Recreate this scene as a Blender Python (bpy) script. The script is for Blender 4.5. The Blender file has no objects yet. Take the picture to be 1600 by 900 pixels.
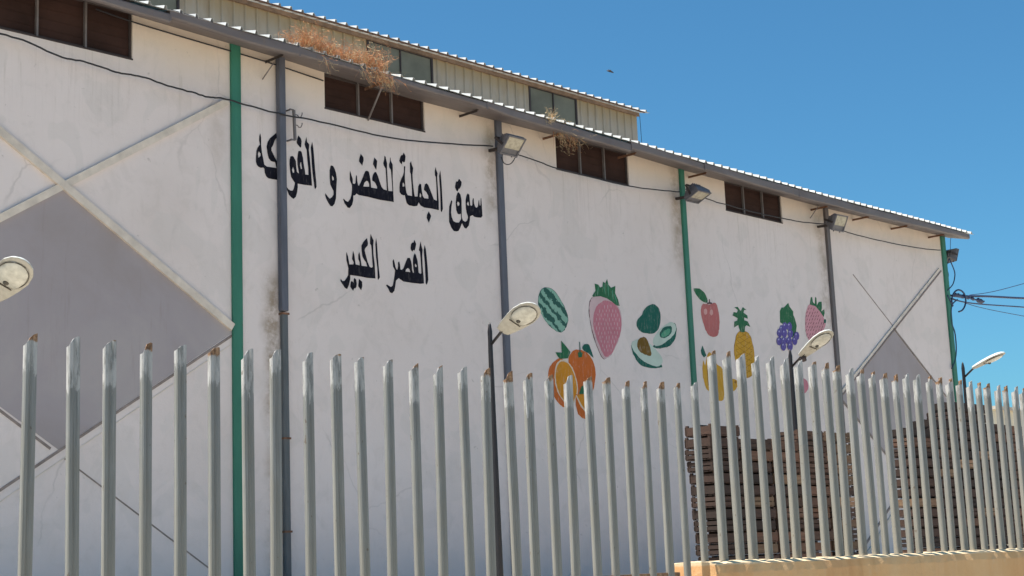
import bpy, bmesh, math, random
from mathutils import Vector, Matrix
from mathutils.geometry import tessellate_polygon
random.seed(11)
R = math.radians
S = bpy.context.scene
C = S.collection

# ---------------------------------------------------------------- camera, sky, sun, exposure
EYE = 1.7
ROWS = ((0.6932543733956379, -0.10116158238391283, -0.7135577818350833),
        (-0.7195986709965154, -0.15170347258315062, -0.6776162698063425),
        (-0.03970045929041831, 0.9832356740150329, -0.17796483606694258))
M3 = Matrix(ROWS)
FOC = 2398.24
cd = bpy.data.cameras.new('camera')
cam = bpy.data.objects.new('camera', cd)
C.objects.link(cam)
mw = M3.to_4x4()
mw.translation = (0, 0, EYE)
cam.matrix_world = mw
cd.sensor_width = 36
cd.lens = FOC / 1600 * 36
cd.clip_start = .05
cd.clip_end = 20000
S.camera = cam

SUN = Vector((-.66, .42, 1.95)).normalized()
w = bpy.data.worlds.new('World')
S.world = w
w.use_nodes = True
nt = w.node_tree
bg = nt.nodes['Background']
sky = nt.nodes.new('ShaderNodeTexSky')
sky.sky_type = 'NISHITA'
sky.sun_disc = False
sky.sun_elevation = math.asin(SUN.z)
sky.sun_rotation = math.atan2(SUN.x, SUN.y)
sky.altitude = 100
sky.air_density = 1.0
sky.dust_density = .9
sky.ozone_density = 1.6
tint = nt.nodes.new('ShaderNodeMix'); tint.data_type = 'RGBA'; tint.blend_type = 'MULTIPLY'
tint.inputs[0].default_value = 1
tint.inputs[7].default_value = (.40, .84, 1.02, 1)
nt.links.new(sky.outputs[0], tint.inputs[6])
nt.links.new(tint.outputs[2], bg.inputs[0])
bg.inputs[1].default_value = .075
sl = bpy.data.lights.new('sun', 'SUN')
sl.energy = 5.0
sl.angle = R(.53)
sl.color = (1, .95, .87)
so = bpy.data.objects.new('sun', sl)
so.rotation_euler = SUN.to_track_quat('Z', 'Y').to_euler()
C.objects.link(so)
S.view_settings.view_transform = 'Standard'
S.view_settings.look = 'None'
S.view_settings.exposure = .85
S.view_settings.gamma = 1
S.render.resolution_x = 1024
S.render.resolution_y = 576

# ---------------------------------------------------------------- helpers
def W(px, py, x=None, y=None, z=None):
    """point of the place seen at (px, py) of the 1600x900 photograph, on the plane x=, y= or z="""
    d = M3 @ Vector((px - 800, 450 - py, -FOC))
    t = y / d[1] if y is not None else (x / d[0] if x is not None else (z - EYE) / d[2])
    p = d * t
    return Vector((p.x, p.y, p.z + EYE))

def tag(o, label=None, cat=None, group=None, kind=None):
    if label: o['label'] = label
    if cat: o['category'] = cat
    if group: o['group'] = group
    if kind: o['kind'] = kind
    return o

def empty(name, loc, label, cat, group=None, rz=0):
    o = bpy.data.objects.new(name, None)
    C.objects.link(o)
    o.location = loc
    o.rotation_euler = (0, 0, rz)
    o.empty_display_size = .2
    return tag(o, label, cat, group)

def obj(name, bm, mat, parent=None, loc=None, smooth=False):
    me = bpy.data.meshes.new(name)
    bmesh.ops.recalc_face_normals(bm, faces=bm.faces)
    bm.to_mesh(me)
    bm.free()
    for m in (mat if isinstance(mat, (list, tuple)) else [mat]):
        me.materials.append(m)
    if smooth:
        for p in me.polygons: p.use_smooth = True
    o = bpy.data.objects.new(name, me)
    C.objects.link(o)
    if loc is not None: o.location = loc
    if parent: o.parent = parent
    return o

def raw(name, me, parent=None, loc=None):
    o = bpy.data.objects.new(name, me)
    C.objects.link(o)
    if loc is not None: o.location = loc
    if parent: o.parent = parent
    return o

def box(bm, x0, x1, y0, y1, z0, z1, mi=0):
    vs = [bm.verts.new(p) for p in ((x0,y0,z0),(x1,y0,z0),(x1,y1,z0),(x0,y1,z0),(x0,y0,z1),(x1,y0,z1),(x1,y1,z1),(x0,y1,z1))]
    for f in ((0,3,2,1),(4,5,6,7),(0,1,5,4),(1,2,6,5),(2,3,7,6),(3,0,4,7)):
        bm.faces.new([vs[i] for i in f]).material_index = mi
    return vs

def bevel(bm, wd, seg=1):
    bmesh.ops.bevel(bm, geom=list(bm.edges), offset=wd, segments=seg, affect='EDGES', profile=.5)

def beam(bm, a, b, wx, wy, up=(0, 0, 1), mi=0):
    """a straight bar from a to b with section wx (sideways) x wy (along up)"""
    a, b = Vector(a), Vector(b)
    d = (b - a).normalized()
    s = d.cross(Vector(up))
    if s.length < 1e-4: s = d.cross(Vector((1, 0, 0)))
    s.normalize()
    u = s.cross(d)
    vs = []
    for p in (a, b):
        for i, j in ((-1,-1),(1,-1),(1,1),(-1,1)):
            vs.append(bm.verts.new(p + s*(i*wx/2) + u*(j*wy/2)))
    for f in ((0,1,2,3),(7,6,5,4),(0,4,5,1),(1,5,6,2),(2,6,7,3),(3,7,4,0)):
        bm.faces.new([vs[i] for i in f]).material_index = mi

def tube(bm, pts, r, n=8, mi=0, cap=True):
    pts = [Vector(p) for p in pts]
    rs = r if isinstance(r, (list, tuple)) else [r]*len(pts)
    rings = []
    ref = Vector((.123, .321, .94)).normalized()
    for i, p in enumerate(pts):
        d = (pts[min(i+1, len(pts)-1)] - pts[max(i-1, 0)]).normalized()
        s = d.cross(ref)
        if s.length < .05: s = d.cross(Vector((1, 0, 0)))
        s.normalize()
        u = s.cross(d)
        rings.append([bm.verts.new(p + (s*math.cos(2*math.pi*k/n) + u*math.sin(2*math.pi*k/n))*rs[i]) for k in range(n)])
    for a, b in zip(rings, rings[1:]):
        for k in range(n):
            f = bm.faces.new((a[k], a[(k+1) % n], b[(k+1) % n], b[k]))
            f.material_index = mi
            f.smooth = True
    if cap:
        bm.faces.new(rings[0][::-1]).material_index = mi
        bm.faces.new(rings[-1]).material_index = mi

def smooth_pts(pts, k=6):
    """Catmull-Rom through the points"""
    pts = [Vector(p) for p in pts]
    out = []
    for i in range(len(pts)-1):
        p0, p1, p2, p3 = pts[max(i-1,0)], pts[i], pts[i+1], pts[min(i+2, len(pts)-1)]
        for j in range(k):
            t = j/k
            out.append(.5*((2*p1) + (p2-p0)*t + (2*p0-5*p1+4*p2-p3)*t*t + (3*p1-p0-3*p2+p3)*t**3))
    out.append(pts[-1])
    return out

# ---------------------------------------------------------------- materials
class NT:
    def __init__(s, name, rough=.8, metal=0.):
        s.m = bpy.data.materials.new(name)
        s.m.use_nodes = True
        s.t = s.m.node_tree
        s.b = s.t.nodes['Principled BSDF']
        s.b.inputs['Roughness'].default_value = rough
        s.b.inputs['Metallic'].default_value = metal
        s.tc = s.n('ShaderNodeTexCoord')
        s.sep = None
    def n(s, typ, **kw):
        nd = s.t.nodes.new(typ)
        for k, v in kw.items(): setattr(nd, k, v)
        return nd
    def L(s, a, b): s.t.links.new(a, b)
    def co(s, scale=(1,1,1), src='Object'):
        mp = s.n('ShaderNodeMapping')
        mp.inputs['Scale'].default_value = scale
        s.L(s.tc.outputs[src], mp.inputs[0])
        return mp.outputs[0]
    def noise(s, scale, detail=4, rough=.55, stretch=(1,1,1), dist=0, src='Object', off=None):
        nn = s.n('ShaderNodeTexNoise')
        nn.inputs['Scale'].default_value = scale
        nn.inputs['Detail'].default_value = detail
        nn.inputs['Roughness'].default_value = rough
        nn.inputs['Distortion'].default_value = dist
        v = s.co(stretch, src)
        if off is not None:
            a = s.n('ShaderNodeVectorMath', operation='ADD')
            s.L(v, a.inputs[0]); s.L(off, a.inputs[1]); v = a.outputs[0]
        s.L(v, nn.inputs['Vector'])
        return nn.outputs[0]
    def ramp(s, fac, stops):
        r = s.n('ShaderNodeValToRGB')
        while len(r.color_ramp.elements) < len(stops): r.color_ramp.elements.new(.5)
        for e, (p, c) in zip(r.color_ramp.elements, stops):
            e.position = p
            e.color = (c, c, c, 1) if isinstance(c, (int, float)) else (*c, 1)
        s.L(fac, r.inputs[0])
        return r.outputs[0]
    def mix(s, fac, a, b, mode='MIX'):
        m = s.n('ShaderNodeMix', data_type='RGBA', blend_type=mode)
        for v, i in ((fac, 0), (a, 6), (b, 7)):
            if isinstance(v, (int, float)): m.inputs[i].default_value = v
            elif isinstance(v, tuple): m.inputs[i].default_value = (*v, 1)
            else: s.L(v, m.inputs[i])
        return m.outputs[2]
    def math(s, op, a, b=None, clamp=False):
        m = s.n('ShaderNodeMath', operation=op, use_clamp=clamp)
        for v, i in ((a, 0), (b, 1)):
            if v is None: continue
            if isinstance(v, (int, float)): m.inputs[i].default_value = v
            else: s.L(v, m.inputs[i])
        return m.outputs[0]
    def xyz(s, i, src='Object'):
        sp = s.n('ShaderNodeSeparateXYZ')
        s.L(s.tc.outputs[src], sp.inputs[0])
        return sp.outputs[i]
    def rng(s, v, a, b, c=0., d=1.):
        m = s.n('ShaderNodeMapRange')
        m.interpolation_type = 'SMOOTHSTEP'
        s.L(v, m.inputs[0])
        for k, q in zip((1, 2, 3, 4), (a, b, c, d)): m.inputs[k].default_value = q
        return m.outputs[0]
    def color(s, c):
        if isinstance(c, tuple): s.b.inputs['Base Color'].default_value = (*c, 1)
        else: s.L(c, s.b.inputs['Base Color'])
    def bump(s, h, strength=.3, dist=.01):
        b = s.n('ShaderNodeBump')
        b.inputs['Strength'].default_value = strength
        b.inputs['Distance'].default_value = dist
        s.L(h, b.inputs['Height'])
        s.L(b.outputs[0], s.b.inputs['Normal'])

def simple(name, col, rough=.8, metal=0., var=.18, scale=6, bump=.1, stretch=(1,1,1)):
    t = NT(name, rough, metal)
    nz = t.noise(scale, 5, .6, stretch)
    dark = tuple(c*(1-var) for c in col)
    lite = tuple(min(1, c*(1+var)) for c in col)
    t.color(t.ramp(nz, [(.3, dark), (.7, lite)]))
    if bump: t.bump(nz, bump, .01)
    return t.m

def wall_material():
    t = NT('wall_plaster', .9)
    big = t.noise(.35, 5, .6)
    c = t.ramp(big, [(.25, (.64, .565, .53)), (.5, (.70, .625, .595)), (.78, (.73, .66, .635))])
    # wide patches of repainting
    pt = t.noise(1.1, 3, .4, (1, 1, .8), 1.5)
    c = t.mix(t.rng(pt, .56, .6, 0, .28), c, (.58, .54, .51))
    # vertical dirt runs, strongest under the eaves
    z = t.xyz(2)
    runs = t.noise(1, 6, .7, (9, 1, .55))
    near = t.rng(z, 7.0, 9.3, .1, .75)
    c = t.mix(t.math('MULTIPLY', t.rng(runs, .56, .80), near), c, (.40, .35, .28))
    c = t.mix(t.math('MULTIPLY', t.rng(t.math('ADD', z, t.math('MULTIPLY', t.noise(1.1, 4), .5)), 8.75, 9.75), .6), c, (.66, .545, .40))  # warm bounce glow under the eaves, painted into the plaster colour
    # grime beside the pillars (worn rain tracks at fixed places)
    x = t.xyz(0)
    wob = t.math('MULTIPLY', t.math('SUBTRACT', t.noise(1.3, 5, .7), .5), .35)
    xs = t.math('ADD', x, wob)
    for px, z0, z1, amt, wd in ((13.82, .5, 6.0, .55, .30), (18.55, 7.6, 9.2, .5, .28), (23.75, 7.4, 9.3, .5, .3), (12.85, 7.6, 8.8, .2, .25), (29.0, 6.4, 9.3, .4, .35), (13.80, 3.5, 5.8, .5, .13)):
        d = t.math('ABSOLUTE', t.math('SUBTRACT', xs, px))
        k = t.math('MULTIPLY', t.rng(d, 0, wd, 1, 0), t.math('MULTIPLY', t.rng(z, z0-.4, z0+.4), t.rng(z, z1-.2, z1+.4, 1, 0)))
        k = t.math('MULTIPLY', k, t.math('MULTIPLY', amt*1.5, t.rng(t.noise(2.2, 6, .75), .3, .65)), True)
        c = t.mix(k, c, (.27, .20, .13))
    mo = t.noise(3.2, 7, .7, (1, 1, .8), .8)
    c = t.mix(t.rng(mo, .48, .68, 0, .22), c, (.50, .45, .41))
    tr = t.noise(1, 7, .75, (2.2, 2.2, 14))
    c = t.mix(t.rng(tr, .56, .72, 0, .14), c, (.78, .73, .70))
    # drips under the window sills
    for a, b, z1 in ((9.2, 11.39, 8.9), (14.86, 17.0, 8.86), (20.26, 22.33, 8.75), (25.44, 27.5, 8.71)):
        k = t.math('MULTIPLY', t.math('MULTIPLY', t.rng(x, a-.1, a+.1), t.rng(x, b-.1, b+.1, 1, 0)), t.math('MULTIPLY', t.rng(z, z1-1.6, z1-.1), t.rng(z, z1, z1+.05, 1, 0)))
        k = t.math('MULTIPLY', k, t.rng(t.noise(1, 6, .75, (13, 1, .45)), .5, .68, 0, .26))
        c = t.mix(k, c, (.34, .29, .25))
    # faint blots and specks
    sp = t.noise(7, 4, .6)
    c = t.mix(t.rng(sp, .66, .73, 0, .42), c, (.33, .29, .26))
    # hairline cracks
    v = t.n('ShaderNodeTexVoronoi', feature='DISTANCE_TO_EDGE')
    v.inputs['Scale'].default_value = .45
    dn = t.n('ShaderNodeTexNoise'); dn.inputs['Scale'].default_value = 1.5; dn.inputs['Detail'].default_value = 6
    t.L(t.co(), dn.inputs['Vector'])
    vm = t.n('ShaderNodeMix', data_type='RGBA'); vm.inputs[0].default_value = .3
    t.L(t.co(), vm.inputs[6]); t.L(dn.outputs['Color'], vm.inputs[7]); t.L(vm.outputs[2], v.inputs['Vector'])
    cr = t.math('MULTIPLY', t.rng(v.outputs['Distance'], 0, .006, 1, 0), t.rng(t.noise(.5, 3), .52, .62))
    c = t.mix(t.math('MULTIPLY', cr, .28), c, (.3, .27, .25))
    # warm lightening painted low on the wall, offsetting the shade near the ground
    c = t.mix(t.math('MULTIPLY', t.rng(z, .9, 2.7, 1, 0), .5), c, (.72, .64, .60))
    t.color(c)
    t.bump(t.noise(14, 8, .7), .35, .012)
    return t.m

def diamond_material():
    t = NT('grey_diamond_paint', .88)
    big = t.noise(.55, 5, .6, (1, 1, 1), .6)
    c = t.ramp(big, [(.28, (.30, .262, .255)), (.5, (.335, .30, .31)), (.75, (.385, .35, .345))])
    runs = t.noise(1, 6, .7, (6, 1, .5))
    c = t.mix(t.rng(runs, .56, .72, 0, .4), c, (.25, .21, .20))
    t.color(c)
    t.bump(t.noise(14, 8, .7), .3, .01)
    return t.m

def galv_material():
    """galvanised pale: z=0 at the tip, brush-painted top, rust on the cut"""
    t = NT('galvanised_steel', .6, .15)
    info = t.n('ShaderNodeObjectInfo')
    rnd = info.outputs['Random']
    off = t.n('ShaderNodeCombineXYZ')
    t.L(t.math('MULTIPLY', rnd, 37), off.inputs[0]); t.L(t.math('MULTIPLY', rnd, 91), off.inputs[2])
    o = off.outputs[0]
    z = t.xyz(2)
    st = t.noise(1, 6, .7, (90, 90, 2.5), 0, 'Object', o)
    cl = t.noise(6, 5, .6, (1, 1, .6), 0, 'Object', o)
    c = t.ramp(st, [(.32, (.165, .165, .153)), (.68, (.315, .312, .292))])
    c = t.mix(t.rng(cl, .35, .7, 0, .7), c, (.235, .22, .185))
    # brownish dust lower down
    c = t.mix(t.math('MULTIPLY', t.rng(z, -1.3, -.35, 1, 0), .5), c, (.27, .25, .20))
    # pale primer brushed on the top, ragged lower edge of random length
    lim = t.math('ADD', t.math('MULTIPLY', rnd, -.15), -.09)
    rag = t.math('MULTIPLY', t.math('SUBTRACT', t.noise(1, 6, .8, (55, 55, 7), 0, 'Object', o), .5), .30)
    k = t.rng(t.math('SUBTRACT', t.math('ADD', z, rag), lim), -.003, .004)
    wear = t.rng(t.noise(1, 6, .75, (40, 40, 7), 0, 'Object', o), .36, .56)
    pk = t.math('MULTIPLY', k, wear)
    c = t.mix(t.math('MULTIPLY', pk, .8), c, (.50, .485, .46))
    # rust on the tip
    rl = t.math('ADD', t.math('MULTIPLY', t.math('FRACT', t.math('MULTIPLY', rnd, 7.31)), -.095), .026)
    rr = t.math('MULTIPLY', t.math('SUBTRACT', t.noise(1, 5, .7, (40, 40, 25), 0, 'Object', o), .5), .07)
    rk = t.rng(t.math('SUBTRACT', t.math('ADD', z, rr), rl), -.003, .010)
    rust = t.ramp(t.noise(60, 5, .7, (1,1,1), 0, 'Object', o), [(.3, (.10, .055, .035)), (.5, (.27, .145, .07)), (.72, (.42, .30, .19))])
    c = t.mix(rk, c, rust)
    # little rust spots and drips
    sp = t.noise(38, 3, .5, (1, 1, .5), 0, 'Object', o)
    c = t.mix(t.rng(sp, .69, .74, 0, .75), c, (.13, .09, .06))
    dr = t.noise(1, 6, .75, (60, 60, 3.0), 0, 'Object', o)
    c = t.mix(t.rng(dr, .60, .72, 0, .45), c, (.33, .31, .27))
    t.color(c)
    mm = t.math('SUBTRACT', .12, t.math('MULTIPLY', t.math('ADD', pk, rk, True), .12))
    t.L(mm, t.b.inputs['Metallic'])
    t.L(t.math('ADD', .6, t.math('MULTIPLY', pk, .3)), t.b.inputs['Roughness'])
    t.bump(st, .25, .002)
    return t.m

def wood_material(name, a, b, c3):
    t = NT(name, .85)
    info = t.n('ShaderNodeObjectInfo')
    off = t.n('ShaderNodeCombineXYZ')
    t.L(t.math('MULTIPLY', info.outputs['Random'], 53), off.inputs[0]); t.L(t.math('MULTIPLY', info.outputs['Random'], 17), off.inputs[2])
    g = t.noise(1, 6, .65, (5, 40, 60), .4, 'Object', off.outputs[0])
    bl = t.noise(3.2, 3, .5, (1, 1, 4), 0, 'Object', off.outputs[0])
    c = t.ramp(g, [(.3, a), (.7, b)])
    c = t.mix(t.rng(bl, .4, .65, 0, .7), c, c3)
    v = t.n('ShaderNodeHueSaturation')
    t.L(t.math('ADD', .28, t.math('MULTIPLY', info.outputs['Random'], .65)), v.inputs['Value'])
    t.L(c, v.inputs['Color'])
    t.color(v.outputs[0])
    t.bump(g, .4, .004)
    return t.m

def sheet_material():
    """old translucent-looking ribbed sheet, ochre dirt at the top, grey-white below (z local, top = 0)"""
    t = NT('aged_ribbed_sheet', .65)
    z = t.xyz(2)
    n1 = t.noise(1, 6, .7, (7, 7, .9))
    zz = t.math('ADD', z, t.math('MULTIPLY', t.math('SUBTRACT', n1, .5), .5))
    c = t.mix(t.rng(zz, -.50, -.02), (.44, .365, .28), (.40, .285, .15))
    c = t.mix(t.rng(t.noise(1.3, 5, .6, (3, 3, .7)), .5, .72, 0, .5), c, (.28, .20, .12))
    t.color(c)
    t.bump(n1, .1, .01)
    return t.m

def melon_material():
    t = NT('watermelon_paint', .75)
    mp = t.n('ShaderNodeMapping')
    mp.inputs['Rotation'].default_value = (0, R(52), 0)
    t.L(t.tc.outputs['Object'], mp.inputs[0])
    wv = t.n('ShaderNodeTexWave', wave_type='BANDS', bands_direction='X')
    wv.inputs['Scale'].default_value = 1.75
    wv.inputs['Distortion'].default_value = 5.5
    wv.inputs['Detail'].default_value = 4
    wv.inputs['Detail Scale'].default_value = 2.6
    wv.inputs['Detail Roughness'].default_value = .7
    t.L(mp.outputs[0], wv.inputs['Vector'])
    c = t.ramp(wv.outputs[1], [(.40, (.012, .085, .065)), (.52, (.21, .40, .31))])
    t.color(c)
    return t.m

def ground_material():
    t = NT('dusty_ground', .95)
    n1 = t.noise(.4, 6, .6)
    n2 = t.noise(9, 6, .7)
    c = t.ramp(n1, [(.3, (.42, .345, .265)), (.7, (.52, .44, .345))])
    c = t.mix(t.rng(n2, .5, .7, 0, .3), c, (.36, .30, .23))
    t.color(c)
    t.bump(n2, .4, .02)
    return t.m

def render_mat():
    t = NT('ochre_render', .93)
    n1 = t.noise(.8, 6, .65, (1.6, 1.6, .7))
    n2 = t.noise(11, 7, .7)
    c = t.ramp(n1, [(.28, (.55, .27, .11)), (.5, (.68, .40, .18)), (.72, (.72, .48, .25))])
    c = t.mix(t.rng(t.noise(1, 5, .6, (3.5, 3.5, .35)), .55, .72, 0, .5), c, (.50, .24, .085))
    c = t.mix(t.rng(n2, .55, .75, 0, .35), c, (.62, .50, .34))
    c = t.mix(t.rng(t.math('ADD', t.xyz(2), t.math('MULTIPLY', n2, .02)), 1.655, 1.672, 0, .8), c, (.72, .58, .38))  # pale mortar top edge, its sunlit brightness put into the colour
    t.color(c)
    t.bump(n2, .55, .015)
    return t.m

def gutter_mat():
    t = NT('grey_painted_gutter', .6)
    n = t.noise(1, 6, .65, (1.2, 4, 4))
    c = t.ramp(n, [(.3, (.115, .094, .090)), (.55, (.145, .125, .122)), (.75, (.175, .155, .155))])
    c = t.mix(t.rng(t.noise(1, 6, .7, (9, 3, 1.2)), .56, .72, 0, .5), c, (.19, .13, .09))
    t.color(c)
    t.bump(n, .12, .01)
    return t.m

def green_mat():
    t = NT('green_pillar_paint', .6)
    n = t.noise(1, 6, .65, (4, 4, .8))
    c = t.ramp(n, [(.3, (.022, .135, .085)), (.7, (.035, .19, .125))])
    c = t.mix(t.rng(t.noise(9, 4, .6, (1, 1, .3)), .68, .74, 0, .7), c, (.05, .045, .035))
    t.color(c)
    t.bump(n, .1, .01)
    return t.m

MT = {}
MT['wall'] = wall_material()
MT['diamond'] = diamond_material()
MT['galv'] = galv_material()
MT['sheet'] = sheet_material()
MT['melon'] = melon_material()
MT['ground'] = ground_material()
MT['render'] = render_mat()
MT['gutter'] = gutter_mat()
MT['green'] = green_mat()
MT['roof'] = simple('white_metal_roof', (.47, .47, .45), .45, .1, .1, 3, .05)
MT['greypil'] = simple('grey_pillar_paint', (.095, .10, .125), .6, 0, .2, 3, .1, (4, 4, .6))
MT['brownpil'] = simple('brown_grey_pillar_paint', (.12, .105, .105), .65, 0, .25, 3, .15, (5, 5, .6))
MT['pipe'] = simple('old_pipe_grey', (.09, .10, .105), .6, 0, .25, 3, .1, (5, 5, .6))
MT['strip'] = simple('plaster_strip', (.62, .55, .47), .9, 0, .16, 5, .3)
MT['joint'] = simple('dark_joint', (.23, .19, .17), .9, 0, .3, 5, .3)
MT['winpane'] = simple('brown_pane', (.040, .021, .017), .8, 0, .35, 1.5, .05)
MT['winpane'].node_tree.nodes['Principled BSDF'].inputs['Specular IOR Level'].default_value = .15
MT['winframe'] = simple('window_frame_metal', (.17, .15, .145), .5, .2, .2, 5, .05)
MT['winreveal'] = simple('window_reveal', (.05, .038, .036), .85, 0, .2, 5, .1)
MT['glassgreen'] = simple('green_wired_glass', (.17, .165, .125), .7, 0, .25, 1.2, .03)
MT['glassgreen'].node_tree.nodes['Principled BSDF'].inputs['Specular IOR Level'].default_value = .2
MT['rust'] = simple('rusty_steel', (.17, .085, .05), .85, .1, .45, 14, .3)
MT['darksteel'] = simple('dark_steel', (.045, .035, .032), .7, .2, .4, 14, .2)
MT['rustbeam'] = simple('rusty_purlin', (.26, .155, .09), .8, 0, .35, 5, .3)
MT['black'] = simple('black_lettering_paint', (.012, .012, .022), .7, 0, .25, 4, 0)
MT['cable'] = simple('black_cable', (.016, .016, .02), .6, 0, .2, 4, 0)
MT['cableblue'] = simple('blue_black_cable', (.02, .035, .09), .6, 0, .2, 4, 0)
MT['mast'] = simple('black_mast_paint', (.012, .010, .012), .45, .1, .3, 9, .1)
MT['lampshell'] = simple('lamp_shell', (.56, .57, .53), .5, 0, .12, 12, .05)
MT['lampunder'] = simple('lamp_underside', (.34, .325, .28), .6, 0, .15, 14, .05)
MT['lamplens'] = simple('dusty_lamp_lens', (.42, .415, .365), .25, 0, .22, 14, .15)
MT['lampdark'] = simple('lamp_socket', (.07, .06, .045), .6, 0, .3, 20, 0)
MT['flood'] = simple('floodlight_housing', (.13, .125, .135), .55, .2, .2, 9, .1)
MT['floodglass'] = simple('floodlight_glass', (.40, .36, .27), .2, 0, .25, 14, .1)
MT['weed'] = simple('dry_weed', (.50, .225, .10), .9, 0, .4, 9, 0)
MT['weedpale'] = simple('dry_weed_straw', (.52, .38, .21), .9, 0, .3, 9, 0)
MT['cream'] = simple('cream_render', (.66, .60, .46), .9, 0, .12, 1, .1)
MT['yard'] = simple('yard_concrete', (.60, .53, .44), .95, 0, .12, 1.2, .2)
MT['asphalt'] = simple('asphalt', (.10, .095, .085), .9, 0, .25, 20, .3)
MT['kerb'] = simple('concrete_kerb', (.46, .41, .34), .9, 0, .15, 8, .3)
MT['wood0'] = wood_material('dark_crate_wood', (.026, .013, .009), (.09, .046, .030), (.055, .026, .017))
MT['wood1'] = wood_material('brown_crate_wood', (.075, .036, .021), (.21, .115, .072), (.17, .078, .046))
MT['wood2'] = wood_material('tan_crate_wood', (.17, .10, .055), (.42, .28, .165), (.28, .15, .085))
def paint(name, col, var=.12, worn=1.):
    """brushed wall paint: uneven coats and small worn flecks where the plaster shows"""
    t = NT(name, .88)
    t.b.inputs['Specular IOR Level'].default_value = .12
    c = t.ramp(t.noise(2.5, 5, .6, (1, 1, 1), .5), [(.3, tuple(v*(1-var) for v in col)), (.7, tuple(min(1, v*(1+var)) for v in col))])
    st = t.noise(1, 5, .7, (22, 22, 6))
    c = t.mix(t.rng(st, .5, .75, 0, .36*worn), c, (.55, .50, .47))
    c = t.mix(t.rng(t.noise(16, 6, .75), .66, .72, 0, .8*worn), c, (.58, .53, .50))
    t.color(c)
    t.bump(t.noise(14, 8, .7), .3, .01)
    return t.m
MT['black'] = paint('black_lettering_paint', (.010, .010, .017), .3, .25)
def P(name, col, var=.1):
    MT[name] = paint(name, col, var)
    MT[name].node_tree.nodes['Principled BSDF'].inputs['Specular IOR Level'].default_value = .15
P('strawberry_pink', (.50, .19, .235)); P('pale_pink_paint', (.56, .42, .43)); P('deep_green_paint', (.018, .11, .085))
P('leaf_green_paint', (.030, .135, .065)); P('mint_paint', (.47, .57, .50)); P('mid_green_paint', (.08, .30, .19))
P('pit_brown_paint', (.16, .095, .022)); P('orange_paint', (.50, .13, .030)); P('amber_paint', (.55, .235, .025))
P('cream_paint', (.62, .52, .40)); P('apple_red_paint', (.44, .145, .14)); P('apple_light_paint', (.58, .33, .31))
P('yellow_paint', (.52, .29, .035)); P('golden_line_paint', (.27, .125, .015)); P('grape_violet_paint', (.105, .085, .30))
P('grape_light_paint', (.36, .36, .60)); P('outline_paint', (.10, .055, .06)); P('berry_pink_paint', (.55, .27, .31))

# ---------------------------------------------------------------- the setting
def sheet(name, x0, x1, y0, y1, z, mat, nx=1, ny=1):
    bm = bmesh.new()
    g = [[bm.verts.new((x0+(x1-x0)*i/nx, y0+(y1-y0)*j/ny, z)) for j in range(ny+1)] for i in range(nx+1)]
    for i in range(nx):
        for j in range(ny): bm.faces.new((g[i][j], g[i+1][j], g[i+1][j+1], g[i][j+1]))
    return tag(obj(name, bm, mat), kind='structure')

sheet('ground', -3000, 3000, -3000, 3000, 0, MT['ground'])
sheet('road', -60, 90, -9, 1.8, .004, MT['asphalt'])
bm = bmesh.new(); box(bm, -60, 90, 1.8, 2.0, -.1, .13); tag(obj('kerb', bm, MT['kerb']), kind='structure')
bm = bmesh.new(); box(bm, -60, 90, 2.0, 5.87, -.1, .12); tag(obj('pavement', bm, MT['kerb']), kind='structure')
# the yard behind the fence stands about a metre higher than the street
bm = bmesh.new(); box(bm, -20, 70, 6.25, 60, -.1, 1.1); tag(obj('yard_ground', bm, MT['yard']), kind='structure')

WY = 18.0        # the wall's face
# ---------------------------------------------------------------- warehouse
wh = empty('warehouse', (0, 0, 0), 'long white market warehouse with painted fruit and black lettering under a metal roof', 'warehouse')
XL, XR = 1.0, 34.6
ZW = 9.40        # top of wall
WINS = [(3.6, 5.8, 8.90), (9.20, 11.39, 8.93), (14.86, 17.0, 8.885), (20.26, 22.33, 8.77), (25.44, 27.50, 8.735)]
EAVE = [W(px, py, y=17.4) for px, py in ((235,8),(420,59),(472,74),(606,116),(700,141),(800,170),(999,225),(1103,255),(1221,287),(1285,305),(1343,320),(1430,342),(1497,360))]
def zt_(x):
    if x <= EAVE[0].x: return EAVE[0].z
    for a, b in zip(EAVE, EAVE[1:]):
        if x <= b.x: return a.z + (b.z-a.z)*(x-a.x)/(b.x-a.x)
    return EAVE[-1].z
def interp(tab, x):
    if x <= tab[0].x: return tab[0].z
    for a, b in zip(tab, tab[1:]):
        if x <= b.x: return a.z + (b.z-a.z)*(x-a.x)/(b.x-a.x)
    return tab[-1].z
JUNC = [W(px, py, y=WY) for px, py in ((150,6),(240,33),(356,67),(440,92),(505,113),(640,154),(780,190),(859,210),(983,241),(1063,265),(1288,325),(1470,369))]
FOLD = [W(px, py, y=17.41) for px, py in ((150,-2),(244,25),(378,64),(440,81),(544,106),(640,131),(720,155),(800,184),(929,219),(999,238),(1103,266),(1285,318),(1400,346),(1497,368))]
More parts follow.
